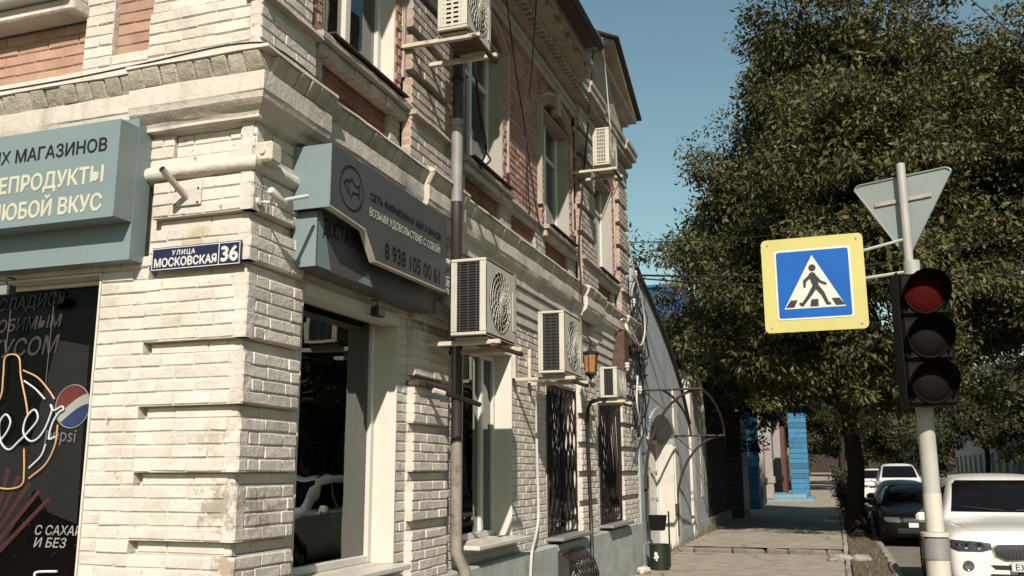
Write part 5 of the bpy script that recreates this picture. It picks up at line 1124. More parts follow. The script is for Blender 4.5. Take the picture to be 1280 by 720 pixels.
# give-way sign from behind
s = thing('give_way_sign', 'back of a triangular road sign with a rusty strap at the pole top', 'road sign', (PX - .012, PYY + .034, 2.93), R_(-24))
tri = [(-.35, .545), (-.335, .565), (-.31, .575), (.31, .575), (.335, .565), (.35, .545), (.025, .0), (.0, -.012), (-.025, .0)]
tri = [(a * .83, b * .83) for a, b in tri]
mb = MB(); mb.prism(tri, .0, .012); mb.build('panel', 'sign_back', s)
mb = MB()
for (a, b), (c, d) in zip(tri, tri[1:] + tri[:1]): mb.tube([(a, -.003, b), (c, -.003, d)], .006, 5)
mb.build('rim', 'sign_back', s)
mat('rusty_strap', (0.50, 0.42, 0.33), .7, .2, 9, stain=(0.20, 0.07, 0.03), stain_amt=.95, stain_scale=14)
mb = MB(); mb.cbox(-.17, .17, -.012, -.001, .315, .34, .003); mb.build('strap', 'rusty_strap', s)

# ------------------------------------------------------------------ houses across the road, mostly hidden by the trees
def house_r(label, y, w, h, m):
    s = thing('terrace_house', label, 'house', (11.2, y + w, rise(y)), -Q, 'houses across the road')
    mb = MB(); mb.box(0, w, 0, 8, -.3, h); mb.build('wall', m, s)
    mb = MB(); V = [(-.2, -.35, h), (w + .2, -.35, h), (w + .2, 8.3, h), (-.2, 8.3, h), (-.2, 4, h + 1.6), (w + .2, 4, h + 1.6)]; mb.add(V, [(0, 1, 5, 4), (2, 3, 4, 5), (0, 4, 3), (1, 2, 5), (0, 3, 2, 1)]); mb.build('roof', 'roof_sheet', s)
    n = int(w / 3)
    for i in range(n):
        a = w * (i + .5) / n; mb = MB(); mb.cbox(a - .6, a + .6, -.05, -.002, 1.0, 2.7, .02); wn = mb.build('window', 'pvc', s); mb = MB(); mb.box(a - .5, a + .5, -.06, -.052, 1.1, 2.6); mb.build('pane', 'dark_front', wn)
house_r('low dark brick house across the road nearest the right edge', 4, 14, 4.6, 'panel_brick'); house_r('low brown house across the road behind the leafy trees', 19, 13, 4.4, 'panel_brick')
house_r('cream house across the road behind the far parked cars', 33, 16, 4.8, 'cream_plaster'); house_r('brick house across the road beyond the cream one', 50, 18, 4.5, 'rose_brick'); house_r('pale house across the road at the far end', 70, 30, 4.6, 'white_render')
s = thing('end_building', 'long low building closing the street in the far distance', 'building', (-20, 150, rise(150)))
mb = MB(); mb.box(0, 60, 0, 10, -.5, 3.2); mb.build('wall', 'gate_wood', s); mb = MB(); mb.prism([(-1, 3.22), (61, 3.22), (58, 5), (2, 5)], -.5, 10.5); mb.build('roof', 'roof_sheet', s)

# ------------------------------------------------------------------ trees
leaf_mat('elm_leaf', (0.022, 0.022, 0.009), (0.118, 0.112, 0.044), .2)
leaf_mat('far_leaf', (0.018, 0.019, 0.009), (0.075, 0.072, 0.032), .18)
mat('bark', (0.030, 0.021, 0.016), 0.95, 0.3, 9, bump=1.0, bscale=35, bump2=.9, b2scale=7)  # base colour lowered to stand in for dense shade on the trunk
def tree(name, label, base, ells, ncl, nleaf, lsize, tr, seed, m='elm_leaf', group='street trees', hang=.15, fork=3.0, spread=.62):
    """ells: ellipsoids (x, y, z, rx, ry, rz, weight) the crown fills; clumps of leaves on twigs, limbs run to the clumps"""
    rg = np.random.default_rng(seed); root = thing(name, label, 'tree', base, 0, group); bx, by, bz = base
    W = np.array([e[6] for e in ells], float); W /= W.sum(); Cn = []
    boughs = []                                     # clumps gather on boughs, so the crown breaks into tiers with gaps between
    while len(boughs) < max(10, ncl // 8):
        e = ells[rg.choice(len(ells), p=W)]; d = rg.normal(size=3); d /= np.linalg.norm(d); r = .45 + .6 * rg.random() ** .7
        boughs.append((e[0] + d[0] * r * e[3], e[1] + d[1] * r * e[4], e[2] + d[2] * r * e[5]))
    bs = spread / .56
    while len(Cn) < ncl * .8:
        b_ = boughs[rg.integers(len(boughs))]; Cn.append((b_[0] + rg.normal() * .62 * bs, b_[1] + rg.normal() * .62 * bs, b_[2] + rg.normal() * .36 * bs))
    while len(Cn) < ncl:
        e = ells[rg.choice(len(ells), p=W)]; d = rg.normal(size=3); d /= np.linalg.norm(d); r = rg.random() ** (1 / 3.0) ; r = .35 + .65 * r if rg.random() < .75 else r
        Cn.append((e[0] + d[0] * r * e[3], e[1] + d[1] * r * e[4], e[2] + d[2] * r * e[5]))
    Cn = np.array(Cn); Cn[:, 2] = np.maximum(Cn[:, 2], 2.2)
    # trunk and limbs
    mb = MB(); top = Vector((rg.normal(0, .2), rg.normal(0, .2), fork)); n = 9
    mb.tube([Vector((math.sin(i * .9 + seed) * .04, math.cos(i * .7) * .03, -.1 + (fork + .1) * i / n)) for i in range(n + 1)], [tr * (1.45 - .55 * min(1, i / 2.2) - .12 * i / n) for i in range(n + 1)], 14)
    ctr = np.mean(Cn, axis=0) - np.array(base); f0 = Vector((math.sin(n * .9 + seed) * .04, math.cos(n * .7) * .03, fork - .05)); mains = []
    for k in range(6):
        c = Cn[rg.integers(ncl)] - np.array(base); tgt = Vector((c[0] * .55, c[1] * .55, fork + (max(c[2], fork + 1.5) - fork) * .68))
        mid = f0.lerp(tgt, .5) + Vector((0, 0, .5)); pts = smooth([f0, mid, tgt], 5); mains.append(pts)
        mb.tube(pts, [tr * (.62 - .52 * i / (len(pts) - 1)) for i in range(len(pts))], 8)
    for c in Cn[::4]:
        v = Vector(c - np.array(base)); best = min((p for pts in mains for p in pts[3:]), key=lambda p: (p - v).length); m2 = best.lerp(v, .5) + Vector((0, 0, .25)); pts = smooth([best, m2, v], 3)
        mb.tube(pts, [.032 - .026 * i / (len(pts) - 1) for i in range(len(pts))], 5, caps=False)
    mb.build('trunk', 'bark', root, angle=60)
    # leaves; a looser set of bigger inner leaves fills the heart of the crown
    core = []
    for k in range(int(ncl * .22)):
        e = ells[rg.choice(len(ells), p=W)]; d0 = rg.normal(size=3); d0 /= np.linalg.norm(d0); core.append((e[0] + d0[0] * e[3] * .55 * rg.random(), e[1] + d0[1] * e[4] * .55 * rg.random(), e[2] + d0[2] * e[5] * .55 * rg.random()))
    big = np.concatenate([np.ones(ncl), np.full(len(core), 1.7)]); Cn = np.concatenate([Cn, np.array(core).reshape(-1, 3)]); ncl = len(Cn)
    N = ncl * nleaf; ci = np.repeat(np.arange(ncl), nleaf); sc = (rg.uniform(.55, 1.25, ncl) * np.where(big > 1, 1.5, 1))[ci] * spread
    d = rg.normal(size=(N, 3)); d /= np.linalg.norm(d, axis=1)[:, None]; r = rg.random(N) ** .5; P = Cn[ci] + d * (r * sc)[:, None] * np.array([1.15, 1.15, .75]); P[:, 2] -= hang * (np.abs(d[:, 0]) + np.abs(d[:, 1])) * sc
    ax = d * .8 + rg.normal(size=(N, 3)) * .6; ax[:, 2] -= .45; ax /= np.linalg.norm(ax, axis=1)[:, None]
    up_ = rg.normal(size=(N, 3)) * .42 + d * .5 + np.array([0, 0, .8]); sd = np.cross(ax, up_); sd /= np.linalg.norm(sd, axis=1)[:, None] + 1e-9; nr = np.cross(sd, ax)
    L = lsize * (rg.uniform(.45, 1.4, N) * big[ci])[:, None]; w = L * .2; P = P - np.array(base)
    V = np.stack([P, P + ax * L * .45 + sd * w - nr * w * .25, P + ax * L, P + ax * L * .45 - sd * w - nr * w * .25], 1).reshape(-1, 3)
    me = bpy.data.meshes.new('crown'); me.vertices.add(N * 4); me.vertices.foreach_set('co', V.astype(np.float32).ravel()); me.loops.add(N * 4); me.loops.foreach_set('vertex_index', np.arange(N * 4, dtype=np.int32))
    me.polygons.add(N); me.polygons.foreach_set('loop_start', np.arange(0, N * 4, 4, dtype=np.int32)); me.update(calc_edges=True); me.materials.append(MATS[m])
    rv = np.clip(rg.random(N) * .4 + rg.random(ncl)[ci] * .4 + .2 * r, 0, 1); me.attributes.new('rnd', 'FLOAT', 'POINT').data.foreach_set('value', np.repeat(rv, 4).astype(np.float32))
    o = bpy.data.objects.new('crown', me); col.objects.link(o); o.parent = root; return root
tree('street_tree', 'tall leafy street tree behind the crossing sign and traffic light', (.50, 26.3, .03),
     [(-.6, 24.6, 11.6, 1.4, 3.0, 2.3, 2.0), (1.0, 24.6, 12.0, 2.9, 3.8, 3.2, 5.0), (.3, 24.0, 8.4, 3.3, 4.6, 2.5, 4.6), (-1.7, 24.3, 6.5, 2.4, 3.6, 1.9, 3.6), (3.2, 24.3, 9.0, 2.8, 3.8, 4.0, 4.8),
      (-1.7, 31.0, 4.9, 2.8, 3.0, 1.7, 3.4), (-.3, 23.6, 4.9, 1.8, 2.8, 1.1, 1.4), (2.0, 23.6, 4.0, 1.5, 2.6, 1.2, 1.2),
      (4.3, 24.4, 10.4, 1.9, 3.0, 2.6, 2.6), (3.7, 25.0, 6.0, 2.0, 2.8, 2.0, 2.2), (-2.7, 28.0, 5.4, 1.4, 2.2, 1.3, 1.4), (1.2, 20.6, 6.5, 1.8, 2.0, 1.3, 1.3), (.6, 20.8, 8.6, 2.0, 2.2, 1.5, 1.5), (-1.9, 24.2, 8.6, 1.3, 2.8, 1.3, 1.2)],
     1180, 280, .142, .26, 3, spread=.56)
tree('street_tree', 'leafy tree across the road hanging in from the right edge', (8.4, 21.5, .0),
     [(6.9, 21.5, 8.2, 3.1, 3.2, 3.2, 2), (5.9, 21.0, 5.6, 2.4, 2.8, 2.6, 3.4), (9.2, 21.5, 7, 3.4, 3.2, 3.6, 1.6)], 300, 270, .14, .24, 8, spread=.56)
tree('street_tree', 'second street tree on the verge, behind the near crown', (.55, 64, .22), [(.6, 64, 8.0, 4.2, 3.8, 4.0, 3), (-1.2, 64, 4.9, 2.8, 2.8, 1.7, 1), (3.2, 64, 5, 2.6, 2.6, 2, 1)], 130, 220, .22, .2, 12, 'far_leaf')
tree('street_tree', 'third street tree on the verge, farther up the pavement', (.55, 79, .4), [(.6, 79, 8.0, 4.4, 4.2, 4.2, 3), (1.2, 79, 4.6, 3.4, 3.4, 1.7, 1)], 100, 180, .28, .2, 13, 'far_leaf')
tree('yard_tree', 'dark yard tree rising behind the wooden gate and navy kiosk', (-5.6, 30.4, .0), [(-4.4, 29.4, 4.2, 1.7, 2.8, 1.3, 3), (-3.5, 30.6, 4.4, 1.7, 3.0, 1.4, 2)], 90, 220, .17, .18, 15, 'far_leaf', None)
for i, (x, y) in enumerate(((10.8, 31), (10.6, 45), (10.2, 58), (10.2, 73))):
    tree('street_tree', ('street tree across the road behind the white car roof', 'street tree across the road, second in the far row', 'street tree across the road, third in the far row', 'street tree across the road, last in the far row')[i], (x, y, rise(y)), [(x - .4, y, 6.8, 3.9, 3.9, 3.8, 3), (x - 1.5, y, 4.2, 3.0, 3.0, 1.6, 1.3)], 85, 170, .24, .2, 30 + i, 'far_leaf')
tree('street_tree', 'street tree closing the far end of the road', (3.6, 118, rise(118)), [(3.6, 118, rise(118) + 6.5, 7.5, 5, 4.5, 3)], 110, 160, .5, .3, 50, 'far_leaf', spread=1.3)
for i, (x, y) in enumerate(((-9, 136), (11, 128), (19, 124))):
    tree('distant_tree', ('distant tree left of the street end', 'distant tree right of the street end', 'distant tree far right beyond the street end')[i], (x, y, rise(y)), [(x, y, rise(y) + 5.5, 6.5, 5, 4.8, 3)], 90, 150, .5, .3, 60 + i, 'far_leaf', 'trees at the street end', spread=1.3)
# shrubs on the verge
def shrub(label, x, y, h, r, n, seed):
    rg = np.random.default_rng(seed); root = thing('verge_shrub', label, 'shrub', (x, y, rise(y) + .03), 0, 'shrubs on the verge'); mb = MB()
    tips = []
    for i in range(9):
        a = rg.uniform(0, 6.28); t = Vector((math.cos(a) * r * rg.uniform(.3, 1), math.sin(a) * r * rg.uniform(.3, 1.6), h * rg.uniform(.5, 1))); tips.append(t); mb.tube([(0, 0, -.05), t * .5 + Vector((0, 0, .1)), t], [.02, .012, .005], 5)
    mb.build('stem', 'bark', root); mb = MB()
    for i in range(n):
        t = tips[rg.integers(9)]; k = rg.uniform(.25, 1.05); p = t * k + Vector(rg.normal(0, .13, 3)); a = Vector(rg.normal(size=3)).normalized(); b = a.orthogonal().normalized(); L = rg.uniform(.05, .12); mb.cr = rg.random()
        mb.add([p, p + a * L * .5 + b * L * .25, p + a * L, p + a * L * .5 - b * L * .25], [(0, 1, 2, 3)])
    mb.build('foliage', 'elm_leaf', root, rnd=True)
shrub('bushy shrub on the verge left of the tree trunk', .38, 33.5, 1.5, .42, 1500, 1)
shrub('taller shrub on the verge farther past the tree trunk', .34, 40.5, 1.7, .45, 1500, 2)
shrub('low shrub on the verge beside the dark car', .6, 29.0, .7, .25, 700, 3)

# ------------------------------------------------------------------ cars (front at local y = 0, facing -Y)
mat('car_white', (0.86, 0.83, 0.76), 0.28, 0.03, 2, spec=.5, coat=.6); mat('car_black', (0.006, 0.005, 0.005), 0.4, 0.05, 2, spec=.12, coat=.0); mat('car_grey', (0.20, 0.21, 0.21), 0.3, 0.03, 2, metal=.4, coat=.6); mat('car_blue', (0.012, 0.014, 0.022), 0.35, .03, 2, spec=.2, coat=.1)
mat('car_glass', (0.007, 0.005, 0.005), 0.08, 0, spec=.35); mat('tyre', (0.012, 0.011, 0.011), 0.85, 0.1, 8); mat('rim_metal', (0.32, 0.32, 0.31), 0.35, 0.1, 6, metal=.8); mat('car_plastic', (0.010, 0.009, 0.009), 0.6, 0); mat('chrome', (0.55, 0.55, 0.53), 0.15, 0, metal=1.0); mat('lamp_clear', (0.22, 0.22, 0.21), 0.12, 0.2, 30, metal=.6); mat('plate_white', (0.66, 0.66, 0.62), .4, 0)
mat('headlamp', (0.10, 0.10, 0.10), 0.15, 0.3, 25, metal=.5); mat('badge_blue', (0.02, 0.12, 0.4), .3, 0)
def body_mesh(st, name):
    """stations: (y, half width, sill z, shoulder z, top z, half roof width or None)"""
    mb = MB(); secs = []
    for (y, w, zb, sh_, tp_, rw) in st:
        if rw is None: pts = [(0, zb), (w * .80, zb), (w * .965, zb + .07), (w, zb + (sh_ - zb) * .5), (w * .99, sh_ - .05), (w * .955, sh_), (w * .86, sh_ + (tp_ - sh_) * .65), (w * .62, tp_ - .012), (w * .3, tp_), (0, tp_ + .006)]
        else: pts = [(0, zb), (w * .80, zb), (w * .965, zb + .07), (w, zb + (sh_ - zb) * .5), (w * .99, sh_ - .06), (w * .955, sh_), (w * .90, sh_ + .03), (rw * 1.06, tp_ - .10), (rw * .86, tp_ - .02), (0, tp_)]
        secs.append([(x, y, z) for x, z in pts])
    k = len(secs[0]); full = 2 * k - 2
    for s_ in secs:
        ring = s_ + [(-x, y, z) for x, y, z in s_[-2:0:-1]]; mb.v += ring; mb.r += [.5] * full
    for i in range(len(secs) - 1):
        for q in range(full): mb.f.append((i * full + q, i * full + (q + 1) % full, (i + 1) * full + (q + 1) % full, (i + 1) * full + q)); mb.m.append(0)
    mb.f.append(tuple(range(full))); mb.f.append(tuple((len(secs) - 1) * full + q for q in range(full))); mb.m += [0, 0]
    me = bpy.data.meshes.new(name); me.from_pydata(mb.v, [], mb.f); bm = bmesh.new(); bm.from_mesh(me); bmesh.ops.recalc_face_normals(bm, faces=bm.faces); bm.to_mesh(me); bm.free()
    o = bpy.data.objects.new('tmp', me); col.objects.link(o); md = o.modifiers.new('s', 'SUBSURF'); md.levels = 2; md.render_levels = 2
    return o
def finish(o, wheels, wr, w, matname, parent):
    cyl = MB()
    for y in wheels: cyl.lathe([(0, -w * 1.2), (wr * 1.13, -w * 1.2), (wr * 1.13, -w + .30), (0, -w + .30)], (0, y, wr), 'X', 28); cyl.lathe([(0, w - .30), (wr * 1.13, w - .30), (wr * 1.13, w * 1.2), (0, w * 1.2)], (0, y, wr), 'X', 28)
    c = cyl.build('cut', 'tyre'); b = o.modifiers.new('b', 'BOOLEAN'); b.object = c; b.operation = 'DIFFERENCE'; b.solver = 'EXACT'
    dg = bpy.context.evaluated_depsgraph_get(); me = bpy.data.meshes.new_from_object(o.evaluated_get(dg)); bpy.data.objects.remove(o); bpy.data.objects.remove(c)
    me.materials.clear(); me.materials.append(MATS[matname]); me.polygons.foreach_set('material_index', [0] * len(me.polygons)); me.polygons.foreach_set('use_smooth', [True] * len(me.polygons)); me.set_sharp_from_angle(angle=R_(38))
    r = bpy.data.objects.new('body', me); col.objects.link(r); r.parent = parent
    bm = bmesh.new(); bm.from_mesh(me); tree_ = BVHTree.FromBMesh(bm); bm.free(); return r, tree_
def front_patch(tree_, poly, name, m, parent, off=.009, n=14, y0=-2, mirror=False, direction=(0, 1, 0), axes='xz', thick=.0):
    """a thin panel cut to a polygon in front view and laid on the body surface"""
    from mathutils.geometry import tessellate_polygon
    xs = [p[0] for p in poly]; zs = [p[1] for p in poly]; bm = bmesh.new()
    vs_ = [bm.verts.new((a, 0, b)) for a, b in poly]; f = bm.faces.new(vs_); bmesh.ops.triangulate(bm, faces=[f])
    for it in range(5): bmesh.ops.subdivide_edges(bm, edges=[e for e in bm.edges if e.calc_length() > .05], cuts=1, use_grid_fill=True); bmesh.ops.triangulate(bm, faces=bm.faces[:])
    d = Vector(direction)
    for v in bm.verts:
        a, b = v.co.x, v.co.z; o_ = Vector((a, y0, b)) if axes == 'xz' else Vector((y0, a, b))
        h = tree_.ray_cast(o_, d)
        v.co = (h[0] - d * off) if h[0] is not None else Vector((a, .3, b)) if axes == 'xz' else Vector((y0 * .4, a, b))
    bmesh.ops.recalc_face_normals(bm, faces=bm.faces)
    me = bpy.data.meshes.new(name); bm.to_mesh(me); bm.free(); me.materials.append(MATS[m]); me.polygons.foreach_set('use_smooth', [True] * len(me.polygons))
    o = bpy.data.objects.new(name, me); col.objects.link(o); o.parent = parent; return o
def wheel(parent, x, y, wr, side):
    w = bpy.data.objects.new('wheel', None); col.objects.link(w); w.parent = parent; w.location = (x, y, wr)
    mb = MB(); mb.lathe([(wr * .66, -.11), (wr * .93, -.115), (wr, -.085), (wr, .085), (wr * .93, .115), (wr * .66, .11)], (0, 0, 0), 'X', 28); mb.build('tyre', 'tyre', w)
    mb = MB(); mb.lathe([(wr * .67, side * .10), (wr * .63, side * .085), (wr * .60, side * .03), (0, side * .03)], (0, 0, 0), 'X', 24)
    for i in range(10):
        t = 2 * math.pi * i / 10; mb.tube([(side * .085, .05 * math.cos(t), .05 * math.sin(t)), (side * .095, wr * .64 * math.cos(t + .06), wr * .64 * math.sin(t + .06))], .016, 5)
    mb.lathe([(0, side * .10), (.05, side * .095), (.055, side * .07)], (0, 0, 0), 'X', 12); mb.build('rim', 'rim_metal', w)
def car(name, label, loc, st, wheels, wr, hw, paint, shield, sides, head, grille, mirror, detail=False, group='cars parked along the kerb'):
    root = thing(name, label, 'car', loc, 0, group); o = body_mesh(st, 'body'); b, T = finish(o, wheels, wr, hw, paint, root)
    front_patch(T, shield, 'windscreen', 'car_glass', root)
    for sx in (-1, 1):
        for poly in sides: front_patch(T, poly, 'side_window', 'car_glass', root, axes='yz', y0=3 * sx, direction=(-sx, 0, 0))
        hl = front_patch(T, [(sx * a, z) for a, z in head], 'headlight', 'lamp_clear' if not detail else 'headlamp', root, off=.007)
        if detail:
            for cx_, r_ in ((.80, .030), (.70, .048), (.565, .048)):
                q = T.ray_cast(Vector((sx * cx_, -2, .815)), Vector((0, 1, 0)))[0]
                if q: mb = MB(); mb.lathe([(r_ * .55, -.012), (r_ * .8, -.018), (r_, -.008), (r_ * 1.02, .0)], q, 'Y', 20); mb.lathe([(0, -.014), (r_ * .55, -.006)], q, 'Y', 16, mi=1); mb.build('lamp_ring', ['chrome', 'car_glass'], hl)
            a0_, a1_ = [(sx * .86, .86), (sx * .50, .775)], None
        m_ = MB(); mx_, my_, mz_ = mirror; m_.cbox(sx * mx_ - .10, sx * mx_ + .10, my_ - .07, my_ + .06, mz_ - .06, mz_ + .07, .035); m_.tube([(sx * (mx_ - .08), my_, mz_ - .05), (sx * (mx_ - .2), my_ + .03, mz_ - .09)], .025, 6); m_.build('mirror', paint, root)
        for y in wheels: wheel(root, sx * (hw - .125), y, wr, sx)
    for nm, poly, mm in grille: front_patch(T, poly, nm, mm, root, off=.006)
    mb = MB(); mb.box(-hw + .25, hw - .25, .25, st[-1][0] - .25, .22, .5); mb.build('underbody', 'car_plastic', root)
    return root, T
SUVST = [(.0, .58, .34, .66, .77, None), (.03, .80, .27, .76, .865, None), (.09, .89, .24, .85, .965, None), (.24, .925, .22, .91, 1.015, None), (.55, .935, .22, .95, 1.045, None), (.95, .94, .22, .97, 1.065, None), (1.20, .94, .22, .99, 1.10, None),
         (1.28, .94, .22, 1.0, 1.13, .80), (1.60, .94, .22, 1.01, 1.37, .70), (1.95, .94, .22, 1.02, 1.57, .64), (2.25, .94, .22, 1.03, 1.64, .63), (2.8, .94, .22, 1.04, 1.66, .63), (3.4, .94, .22, 1.05, 1.645, .62), (3.9, .93, .22, 1.06, 1.60, .60), (4.2, .91, .23, 1.06, 1.48, .60), (4.45, .87, .26, 1.03, 1.20, .66), (4.60, .80, .32, .90, 1.02, .6), (4.65, .6, .42, .75, .85, .5)]
x0_ = 2.13; Yf = 12.45; zr = -.045
shield = [(-.70, 1.155), (.70, 1.155), (.60, 1.50), (.54, 1.555), (-.54, 1.555), (-.60, 1.50)]
sides = [[(1.52, 1.07), (2.42, 1.09), (2.42, 1.49), (2.10, 1.48)], [(2.50, 1.09), (3.35, 1.10), (3.35, 1.48), (2.50, 1.49)], [(3.42, 1.11), (4.0, 1.17), (3.86, 1.42), (3.42, 1.47)]]
head = [(.44, .775), (.55, .745), (.80, .745), (.875, .775), (.89, .84), (.87, .875), (.62, .865), (.44, .845)]
def kid(sx): return [(sx * a, z) for a, z in ((.035, .70), (.10, .665), (.30, .655), (.40, .70), (.425, .78), (.38, .83), (.10, .845), (.035, .82))]
gr_list = []
for sx in (-1, 1):
    c_ = kid(sx); mx = sum(p[0] for p in c_) / 8; mz = sum(p[1] for p in c_) / 8
    gr_list += [('kidney_frame', [(mx + (a - mx) * 1.12, mz + (z - mz) * 1.15) for a, z in c_], 'chrome')]
gr_list += [('lower_grille', [(-.42, .55), (.42, .55), (.47, .60), (-.47, .60)], 'car_plastic'), ('lower_intake', [(-.60, .30), (.60, .30), (.47, .50), (-.47, .50)], 'car_plastic')]
for sx in (-1, 1): gr_list.append(('side_intake', [(sx * .63, .36), (sx * .84, .38), (sx * .845, .46), (sx * .60, .45)], 'car_plastic'))
suv, T = car('parked_suv', 'white suv with twin kidney grille parked nearest behind the signal pole', (x0_, Yf, zr), SUVST, (.86, 3.67), .365, .94, 'car_white', shield, sides, head, gr_list, (1.02, 1.62, 1.06), True)
for sx in (-1, 1):
    k_ = front_patch(T, kid(sx), 'kidney_grille', 'car_plastic', suv, off=.011)
    for i in range(9):
        xx = sx * (.065 + i * .04); zt, zb_ = (.835 if i else .82) - .004 * i, .672 + (.02 if i > 6 else 0) + .003 * i * (i > 5)
        pts = []
        for q in range(5):
            z = zb_ + (zt - zb_) * q / 4; h = T.ray_cast(Vector((xx, -2, z)), Vector((0, 1, 0)))[0]
            if h: pts.append(h - Vector((0, .016, 0)))
        if len(pts) > 2: mb = MB(); mb.tube(pts, .0045, 5); mb.build('grille_bar', 'coil', k_)
    q = T.ray_cast(Vector((sx * .70, -2, .585)), Vector((0, 1, 0)))[0]; mb = MB(); mb.lathe([(0, -.012), (.042, -.016), (.052, -.02), (.06, -.012), (.06, .004)], q, 'Y', 20); mb.build('fog_lamp', 'lamp_clear', suv)
q = T.ray_cast(Vector((0, .25, 3)), Vector((0, 0, -1)))[0]; q2 = T.ray_cast(Vector((0, -2, .905)), Vector((0, 1, 0)))[0]
bd = bpy.data.objects.new('roundel', None); col.objects.link(bd); bd.parent = suv; bd.location = q2 + Vector((0, -.012, .0)); bd.rotation_euler = (R_(-28), 0, 0)
mb = MB(); mb.lathe([(0, .0), (.041, .0), (.041, .012)], (0, 0, 0), 'Y', 24); mb.build('ring', 'car_plastic', bd)
for i in range(4): mb = MB(); mb.add([(0, -.002, 0)] + [(.027 * math.cos(math.pi / 2 * i + t), -.002, .027 * math.sin(math.pi / 2 * i + t)) for t in [math.pi / 2 * q_ / 6 for q_ in range(7)]], [tuple(range(8))]); mb.build('quadrant', 'badge_blue' if i % 2 else 'plate_white', bd)
mb = MB(); mb.tube([(.041 * math.cos(t), -.003, .041 * math.sin(t)) for t in [2 * math.pi * i / 24 for i in range(24)]], .003, 5, closed=True); mb.tube([(.028 * math.cos(t), -.003, .028 * math.sin(t)) for t in [2 * math.pi * i / 24 for i in range(24)]], .002, 5, closed=True); mb.build('rim_line', 'chrome', bd)
pl_ = bpy.data.objects.new('number_plate', None); col.objects.link(pl_); pl_.parent = suv; pl_.location = (-.26, -.035, .53)
mb = MB(); mb.cbox(0, .52, -.008, .004, 0, .112, .003); mb.build('plate', 'plate_white', pl_)
mb = MB()
for a in ((.006, .514, .006, .009), (.006, .514, .103, .106), (.006, .009, .009, .103), (.511, .514, .009, .103)): mb.box(a[0], a[1], -.0095, -.006, a[2], a[3])
mb.build('border', 'sign_black', pl_); text('Е37', .088, pl_, 'sign_black', (.038, -.0092, .024), bold=.001, sx=1.0)
mb = MB(); mb.cbox(-.2, .2, -.01, .2, .47, .6, .02); mb.build('plate_holder', 'car_plastic', suv)
for sx in (-1, 1):
    mb = MB(); mb.tube(smooth([(sx * .66, 1.95, 1.60), (sx * .665, 2.3, 1.675), (sx * .66, 3.3, 1.68), (sx * .62, 3.95, 1.62)], 5), .016, 6); mb.build('roof_rail', 'car_plastic', suv)
def seam(pts2, axis):
    P = []
    for a, b in pts2:
        h = T.ray_cast(Vector((a, b, 3)), Vector((0, 0, -1)))[0] if axis == 'z' else T.ray_cast(Vector((axis * 3, a, b)), Vector((-axis, 0, 0)))[0]
        if h: P.append(h)
    if len(P) > 2: mb = MB(); mb.tube(P, .0025, 5); mb.build('panel_gap', 'car_plastic', suv)
for sx in (-1, 1):
    seam([(sx * (.60 + .17 * (i / 12) ** .6), .17 + .98 * i / 12) for i in range(13)], 'z')
    seam([(1.33 + .05 * math.sin(i / 3), .40 + .62 * i / 10) for i in range(11)], sx); seam([(2.46, .40 + .66 * i / 10) for i in range(11)], sx); seam([(3.42, .55 + .5 * i / 10) for i in range(11)], sx); seam([(1.33 + 2.1 * i / 16, .42) for i in range(17)], sx)
    for yy in (2.2, 3.2):
        h = T.ray_cast(Vector((sx * 3, yy, .93)), Vector((-sx, 0, 0)))[0]
        if h: mb = MB(); mb.cbox(h.x - .02, h.x + .02, yy - .10, yy + .10, .915, .945, .008); mb.build('door_handle', 'car_white', suv)
    wp = [T.ray_cast(Vector((sx * (.06 + .5 * i / 8), -2, 1.165 + .045 * i / 8)), Vector((0, 1, 0)))[0] for i in range(9)]
    mb = MB(); mb.tube([q_ + Vector((0, -.02, .01)) for q_ in wp if q_], .008, 5); mb.build('wiper', 'car_plastic', suv)
seam([(-.6 + 1.2 * i / 16, .165 + .03 * abs(i - 8) / 8) for i in range(17)], 'z')
def scale_st(st, L, W, H): return [(y * L, w * W, zb, sh_ * H, tp_ * H, None if rw is None else rw * W) for (y, w, zb, sh_, tp_, rw) in st]
def sc2(P, a, b): return [(x * a, z * b) for x, z in P]
SED = [(.0, .50, .32, .50, .58, None), (.04, .70, .25, .58, .66, None), (.13, .80, .22, .66, .735, None), (.4, .83, .20, .74, .80, None), (.95, .845, .20, .80, .88, None), (1.15, .845, .20, .83, .93, .74), (1.55, .845, .2, .85, 1.20, .62), (1.95, .845, .2, .86, 1.37, .56), (2.4, .845, .2, .87, 1.42, .56), (2.95, .845, .2, .88, 1.40, .55), (3.4, .84, .21, .89, 1.22, .60), (3.7, .83, .22, .89, 1.0, .66), (4.0, .80, .26, .86, .92, .6), (4.1, .6, .36, .7, .76, .5)]
s_shield = [(-.62, .96), (.62, .96), (.50, 1.30), (.46, 1.33), (-.46, 1.33), (-.50, 1.30)]; s_sides = [[(1.42, .92), (2.3, .93), (2.3, 1.30), (2.0, 1.29)], [(2.36, .93), (3.3, .95), (2.98, 1.28), (2.36, 1.30)]]
s_head = [(.42, .54), (.70, .55), (.78, .60), (.74, .66), (.44, .655)]; s_gr = [('grille', [(-.36, .55), (.36, .55), (.36, .64), (-.36, .64)], 'car_plastic'), ('lower_intake', [(-.5, .3), (.5, .3), (.5, .42), (-.5, .42)], 'car_plastic'), ('number_plate', [(-.26, .44), (.26, .44), (.26, .54), (-.26, .54)], 'plate_white')]
car('parked_car', 'black sedan parked behind the white suv beside the tree trunk', (1.75, 22.9, -.045), SED, (.78, 3.25), .30, .845, 'car_black', s_shield, s_sides, s_head, s_gr, (.93, 1.5, .93))
